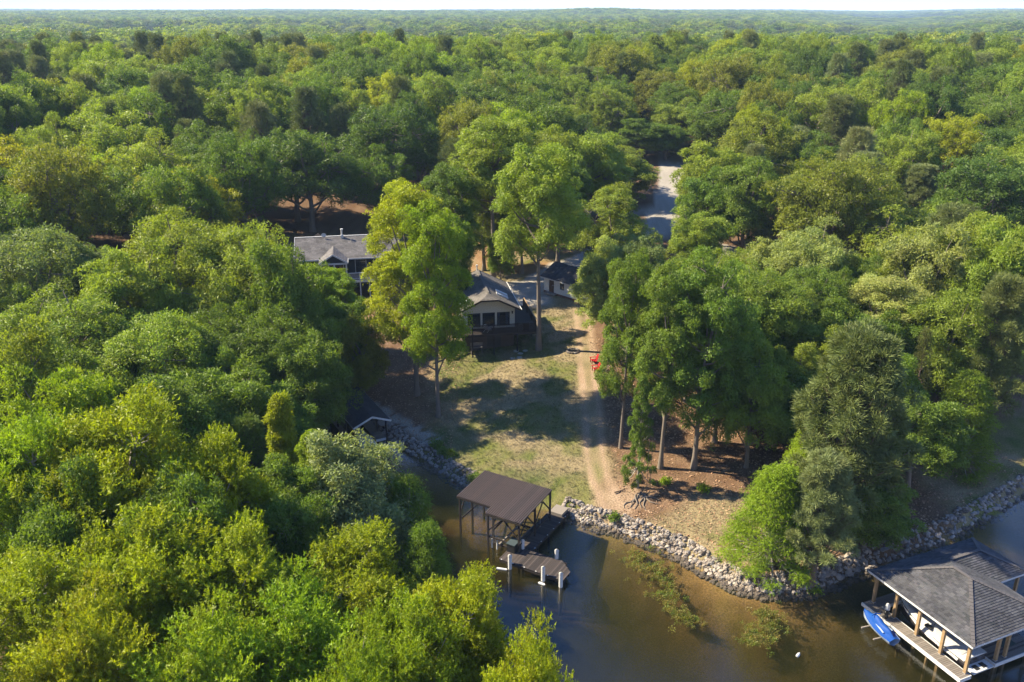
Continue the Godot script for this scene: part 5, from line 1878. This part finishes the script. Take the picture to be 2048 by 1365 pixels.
func build_details() -> void:
	for k in 6:
		stones.append(stone_mesh(7))
	riprap("grey riprap stones along the cove bank left of the dock", 2, 8, 1200, 220, 1.3)
	riprap("tan riprap stones along the sunlit point right of the dock", 10, 21, 2400, 300, 1.2)
	riprap("shaded riprap stones along the bank behind the boathouse", 21, 27, 1400, 220, 1.45)
	# seats, fire ring, stepping stones
	var c := thing("lawn_chair", "red slatted chair nearer the lake, beside the dirt track", "chair", at_ground(9.5, -90.7), deg_to_rad(-70), "red lawn chairs")
	adirondack(c, materials.red_plastic)
	c = thing("lawn_chair", "red slatted chair nearer the house, beside the dirt track", "chair", at_ground(9.45, -92.9), deg_to_rad(-75), "red lawn chairs")
	adirondack(c, materials.red_plastic)
	var f := thing("fire_ring", "round stone fire ring on bare soil right of the lake house", "fire pit", at_ground(7.3, -96.3))
	for k in 14:
		var a := TAU * k / 14
		var o := obj("stone", stones[k % 6], materials["stone_%d" % (3 if k % 3 else 1)], f)
		o.transform = Transform3D(Basis(Vector3.UP, -a) * Basis.from_scale(Vector3(0.16, 0.15, 0.2)), Vector3(cos(a) * 0.75, 0.08, sin(a) * 0.75))
	var ash := Geo.new()
	ash.tube([Vector3(0, 0.0, 0), Vector3(0, 0.05, 0)], [0.62, 0.6], 18)
	part("ash", ash, mat("ash", Color(0.05, 0.045, 0.04), 0.95, {"grain": 2.0}), f)
	var says := ["pale stepping stone nearest the lake house post", "pale stepping stone right of the first one below the deck", "pale stepping stone in the middle of the cluster below the deck", "pale stepping stone lowest on the left below the deck", "pale stepping stone lowest on the right below the deck"]
	var where := [[0.5, -97.6], [1.6, -97.4], [1.0, -96.8], [0.1, -95.6], [0.9, -95.7]]
	for k in 5:
		var g := Geo.new()
		g.tube([Vector3(0, -0.06, 0), Vector3(0, 0.05, 0), Vector3(0, 0.06, 0)], [0.36, 0.36, 0.3], 7)
		var o := part("stepping_stone", g, mat("step_stone", Color(0.55, 0.53, 0.48), 0.85, {"grain": 1.5}), self)
		o.position = at_ground(where[k][0], where[k][1])
		o.rotation.y = k * 0.7
		tag(o, says[k], "stepping stone", "stepping stones below the deck")
	# shrubs
	bush("green weed clump on the cove riprap nearest the boathouse", -7.6, -77.4, 0.55, 0.7, "green")
	bush("green weed clump in the middle of the cove riprap", -6.9, -76.2, 0.5, 0.6, "green")
	bush("leafy green clump on the cove riprap toward the dock", -6.0, -75.4, 0.6, 0.7, "green")
	bush("low leafy bush at the back corner of the dock roof", -3.2, -71.3, 1.0, 0.9, "green")
	bush("bright low bush behind the dock roof", -1.6, -70.6, 0.8, 0.8, "lime")
	bush("small green bush on the riprap right of the dock", 8.9, -65.0, 0.5, 0.5, "green")
	bush("green sprig on the leaf litter below the thick trunk", 17.0, -67.6, 0.45, 0.5, "lime")
	bush("green sprig on the leaf litter below the straight trunk", 13.9, -68.9, 0.5, 0.5, "lime")
	bush("little leafy plant at the foot of the bare pine trunk", 23.5, -55.9, 0.4, 0.4, "lime")
	bush("rounded olive bush at the right edge behind the riprap", 46.0, -77.0, 1.3, 1.6, "olive")
	bush("leafy bush on the orange soil behind the lake house roof", -5.6, -121.0, 0.8, 0.9, "light")
	bush("round bush beside the gravel road", 22.5, -160.0, 1.4, 1.6, "green")
	bush("dark bush on the slope by the gravel bend", 20.0, -127.0, 1.8, 2.2, "dark")
	var y := thing("yucca", "spiky yucca at the foot of the lime cypress", "plant", at_ground(21.6, -56.9))
	for k in 34:
		var g := Geo.new()
		var a := k * 2.4
		var tilt := 0.25 + 1.0 * (k / 34.0)
		var d := Vector3(cos(a) * sin(tilt), cos(tilt), sin(a) * sin(tilt))
		var side := d.cross(Vector3.UP).normalized() * 0.05
		var tip := d * rng.randf_range(0.9, 1.25)
		g.tri(side, d * 0.5 + Vector3(0, 0.04, 0), tip)
		g.tri(d * 0.5 + Vector3(0, 0.04, 0), -side, tip)
		g.tri(side, -side, d * 0.5 + Vector3(0, 0.04, 0))
		part("leaf", g, mat("yucca_leaf", Color(0.075, 0.13, 0.03), 0.45), y)
	# roots and rope ladder below the ivy tree
	var r := thing("exposed_roots", "tangle of bare pale roots below the ivy covered tree", "roots", at_ground(11.5, -66.6))
	for k in 8:
		var g := Geo.new()
		var px := rng.randf_range(-0.5, 0.5)
		var pz := rng.randf_range(-1.2, -0.4)
		var way := rng.randf_range(-0.5, 0.5)
		var pts := []
		var rad := []
		for i in 6:
			pts.append(Vector3(px, ground(11.5 + px, -66.6 + pz) - ground(11.5, -66.6) + rng.randf_range(0.0, 0.14), pz))
			rad.append(lerpf(0.085, 0.03, i / 5.0))
			way += rng.randf_range(-0.7, 0.7)
			px += sin(way) * 0.4
			pz += cos(way) * 0.4
		g.tube(pts, rad, 6)
		part("root", g, materials.bark_grey, r)
	var l := thing("rope_ladder", "thin rope ladder hanging beside the ivy covered tree", "ladder", at_ground(12.1, -67.4))
	for sx in [-0.14, 0.14]:
		var g := Geo.new()
		g.tube([Vector3(sx, 0.1, 0), Vector3(sx, 5.6, -0.2)], [0.02, 0.02], 6)
		part("rope", g, materials.bark_brown, l)
	for k in 10:
		var g := Geo.new()
		g.tube([Vector3(-0.14, 0.4 + k * 0.35, -0.01 * k), Vector3(0.14, 0.4 + k * 0.35, -0.01 * k)], [0.022, 0.022], 6)
		part("rung", g, materials.bark_brown, l)
	# fallen pieces and a float
	var lg := thing("fallen_branch", "short dark branch lying on the dry grass near the track", "branch", at_ground(9.7, -68.2, 0.06), 0.5)
	var g2 := Geo.new()
	g2.tube([Vector3(-0.6, 0, 0), Vector3(0, 0.03, 0.05), Vector3(0.6, 0, -0.05)], [0.07, 0.06, 0.03], 7)
	part("stem", g2, materials.bark_brown, lg)
	g2 = Geo.new()
	g2.tube([Vector3(0.1, 0.02, 0.04), Vector3(0.35, 0.12, 0.3)], [0.035, 0.015], 6)
	part("twig", g2, materials.bark_brown, lg)
	var bf := thing("buoy", "small white float on the open water near the bottom edge", "buoy", Vector3(19.9, 0.03, -48.7), 0.9)
	g2 = Geo.new()
	g2.tube([Vector3(-0.2, 0, 0), Vector3(-0.16, 0, 0), Vector3(0.1, 0, 0), Vector3(0.16, 0, 0)], [0.03, 0.11, 0.11, 0.05], 12)
	part("body", g2, materials.pile_white, bf)
	g2 = Geo.new()
	g2.tube([Vector3(0.16, 0, 0), Vector3(0.26, 0, 0)], [0.05, 0.045], 10)
	part("neck", g2, materials.pile_white, bf)
	var lt := thing("landing_plank", "weathered plank lying on the bank behind the boathouse", "plank", at_ground(30.6, -60.4, 0.12), 0.5)
	part_box("board", Vector3(-0.7, 0, -0.2), Vector3(0.7, 0.06, 0.2), materials.grey_board_1, lt)
	part_box("batten", Vector3(-0.5, -0.08, -0.18), Vector3(-0.4, -0.001, 0.18), materials.grey_board_2, lt)


func build_ground_cover() -> void:
	var grass := tuft(9, 0.14, 0.16)
	var where := []
	var tints := []
	for n in 26000:
		var x := rng.randf_range(-9, 22)
		var z := rng.randf_range(-112, -57)
		if x > 10.5 and z < -66:
			continue
		var d := shore(x, z)
		if d < 1.6 or near_line(TRACK, x, z) < 1.2:
			continue
		var col := ground_color(x, z, d)
		if col.g < col.r * 0.7:
			continue
		where.append(Transform3D(Basis(Vector3.UP, rng.randf() * TAU) * Basis.from_scale(Vector3.ONE * rng.randf_range(0.6, 1.2)), Vector3(x, ground(x, z, d), z)))
		tints.append(Color(col.r, col.g, col.b) * rng.randf_range(0.75, 1.25))
	var m := mat("grass_blade", Color.WHITE, 0.8, {"vertex": true})
	m.cull_mode = BaseMaterial3D.CULL_DISABLED
	var o := copies("grass", grass, m, where, tints)
	o.set_meta("kind", "stuff")
	tag(o, "patchy short grass over the lake yard", "grass")
	var leaf := Geo.new()
	leaf.tri(Vector3(-0.09, 0, 0), Vector3(0.02, 0.03, 0.06), Vector3(0.1, 0.01, 0))
	leaf.tri(Vector3(-0.09, 0, 0), Vector3(0.1, 0.01, 0), Vector3(0.0, 0.025, -0.06))
	where = []
	tints = []
	for n in 30000:
		var x := rng.randf_range(-16, 48)
		var z := rng.randf_range(-100, -56)
		if x > -6 and x < 9.5:
			continue
		var d := shore(x, z)
		if d < 1.0:
			continue
		where.append(Transform3D(Basis.from_euler(Vector3(rng.randf_range(-0.5, 0.5), rng.randf() * TAU, rng.randf_range(-0.5, 0.5))) * Basis.from_scale(Vector3.ONE * rng.randf_range(0.7, 1.5)), Vector3(x, ground(x, z, d) + 0.02, z)))
		tints.append(Color(0.24, 0.13, 0.07).lerp(Color(0.36, 0.24, 0.14), rng.randf()) * rng.randf_range(0.6, 1.1))
	o = copies("leaf_litter", leaf.mesh(), m, where, tints)
	o.set_meta("kind", "stuff")
	tag(o, "fallen brown leaves under the trees of the bank", "leaf litter")
	# water weeds reaching the surface
	var weed := spray_set("plain", 26, 0.46, true)
	var arr := []
	arr.resize(Mesh.ARRAY_MAX)
	arr[Mesh.ARRAY_VERTEX] = weed[0]
	var cc := PackedColorArray()
	cc.resize(weed[0].size())
	cc.fill(Color.WHITE)
	arr[Mesh.ARRAY_COLOR] = cc
	var wm := ArrayMesh.new()
	wm.add_surface_from_arrays(Mesh.PRIMITIVE_TRIANGLES, arr)
	var beds := [["green and ochre water weeds in a long bed off the sunlit point", [[10.6, -60.2, 1.5], [11.6, -58.2, 1.5], [11.9, -56.0, 1.2], [12.3, -54.0, 1.0], [13.0, -52.6, 0.8]]], ["ochre water weeds in a rounded bed nearer the boathouse", [[18.9, -52.9, 1.1], [18.2, -51.2, 1.5], [17.2, -50.4, 0.9]]]]
	for b in beds:
		where = []
		tints = []
		for s in b[1]:
			for n in int(170 * s[2]):
				var a := rng.randf() * TAU
				var q: float = absf(rng.randfn(0.0, 0.62)) * s[2]
				var x: float = s[0] + cos(a) * q
				var z: float = s[1] + sin(a) * q
				if fine.get_noise_2d(x * 14.0, z * 14.0) < -0.08:
					continue
				where.append(Transform3D(Basis(Vector3.UP, rng.randf() * TAU) * Basis.from_scale(Vector3.ONE * rng.randf_range(0.12, 0.3)), Vector3(x, rng.randf_range(-0.12, 0.04), z)))
				tints.append(TINT["green"].lerp(Color(0.26, 0.19, 0.05), rng.randf()) * rng.randf_range(0.6, 1.1))
		o = copies("water_weeds", wm, materials.broad_leaf, where, tints)
		o.set_meta("kind", "stuff")
		tag(o, b[0], "water plants")


func _ready() -> void:
	rng.seed = 20
	coarse.seed = 3
	coarse.frequency = 0.02
	coarse.fractal_octaves = 3
	fine.seed = 8
	fine.frequency = 0.05
	fine.fractal_octaves = 3
	var cam := Camera3D.new()
	cam.name = "camera"
	cam.fov = 42.83
	cam.position = Vector3(0, 42, 0)
	cam.rotation_degrees.x = -20.9
	cam.near = 0.5
	cam.far = 20000.0
	add_child(cam)
	cam.current = true
	var sky := ProceduralSkyMaterial.new()
	sky.sky_top_color = Color(0.28, 0.46, 0.76)
	sky.sky_horizon_color = Color(0.90, 0.93, 0.98)
	sky.sky_curve = 0.16
	sky.ground_bottom_color = Color(0.2, 0.24, 0.16)
	sky.ground_horizon_color = Color(0.90, 0.93, 0.98)
	sky.sky_energy_multiplier = 0.8
	sky.sun_angle_max = 20.0
	var e := Environment.new()
	e.background_mode = Environment.BG_SKY
	e.sky = Sky.new()
	e.sky.sky_material = sky
	e.tonemap_mode = Environment.TONE_MAPPER_LINEAR
	e.tonemap_exposure = 3.5
	e.fog_enabled = true
	e.fog_density = 0.00012
	e.fog_light_color = Color(0.72, 0.85, 1.0)
	e.volumetric_fog_enabled = true
	e.volumetric_fog_density = 0.0
	e.sdfgi_enabled = true
	e.ssao_enabled = true
	e.ssil_enabled = true
	var we := WorldEnvironment.new()
	we.name = "environment"
	we.environment = e
	add_child(we)
	var sun := DirectionalLight3D.new()
	sun.name = "sun"
	sun.light_energy = 1.6
	sun.light_color = Color(1.0, 0.945, 0.83)
	sun.light_angular_distance = 0.55
	sun.shadow_enabled = true
	add_child(sun)
	sun.look_at_from_position(Vector3.ZERO, SUN, Vector3.UP)

	for p in YARD_SHORE + FAR_SIDE:
		water_edge.append(Vector2(p[0], p[1]))
	grey_grain = NoiseTexture2D.new()
	grey_grain.width = 512
	grey_grain.height = 512
	grey_grain.seamless = true
	var f := FastNoiseLite.new()
	f.seed = 11
	f.noise_type = FastNoiseLite.TYPE_SIMPLEX_SMOOTH
	f.frequency = 0.03
	f.fractal_octaves = 5
	f.fractal_gain = 0.62
	grey_grain.noise = f
	var ramp := Gradient.new()
	ramp.set_color(0, Color(0.62, 0.62, 0.62))
	ramp.set_color(1, Color(1, 1, 1))
	grey_grain.color_ramp = ramp
	var t0 := Time.get_ticks_msec()
	build_terrain()
	build_water()
	print("terrain ", Time.get_ticks_msec() - t0)
	make_kinds()
	make_building_materials()
	build_house()
	build_blue_house()
	build_shed()
	build_dock()
	build_cove_boathouse()
	build_boathouse()
	print("kinds ", Time.get_ticks_msec() - t0)
	build_trees()
	build_understorey()
	build_woods()
	tell_apart()
	print("woods ", Time.get_ticks_msec() - t0)
	build_details()
	build_ground_cover()
	print("all ", Time.get_ticks_msec() - t0)
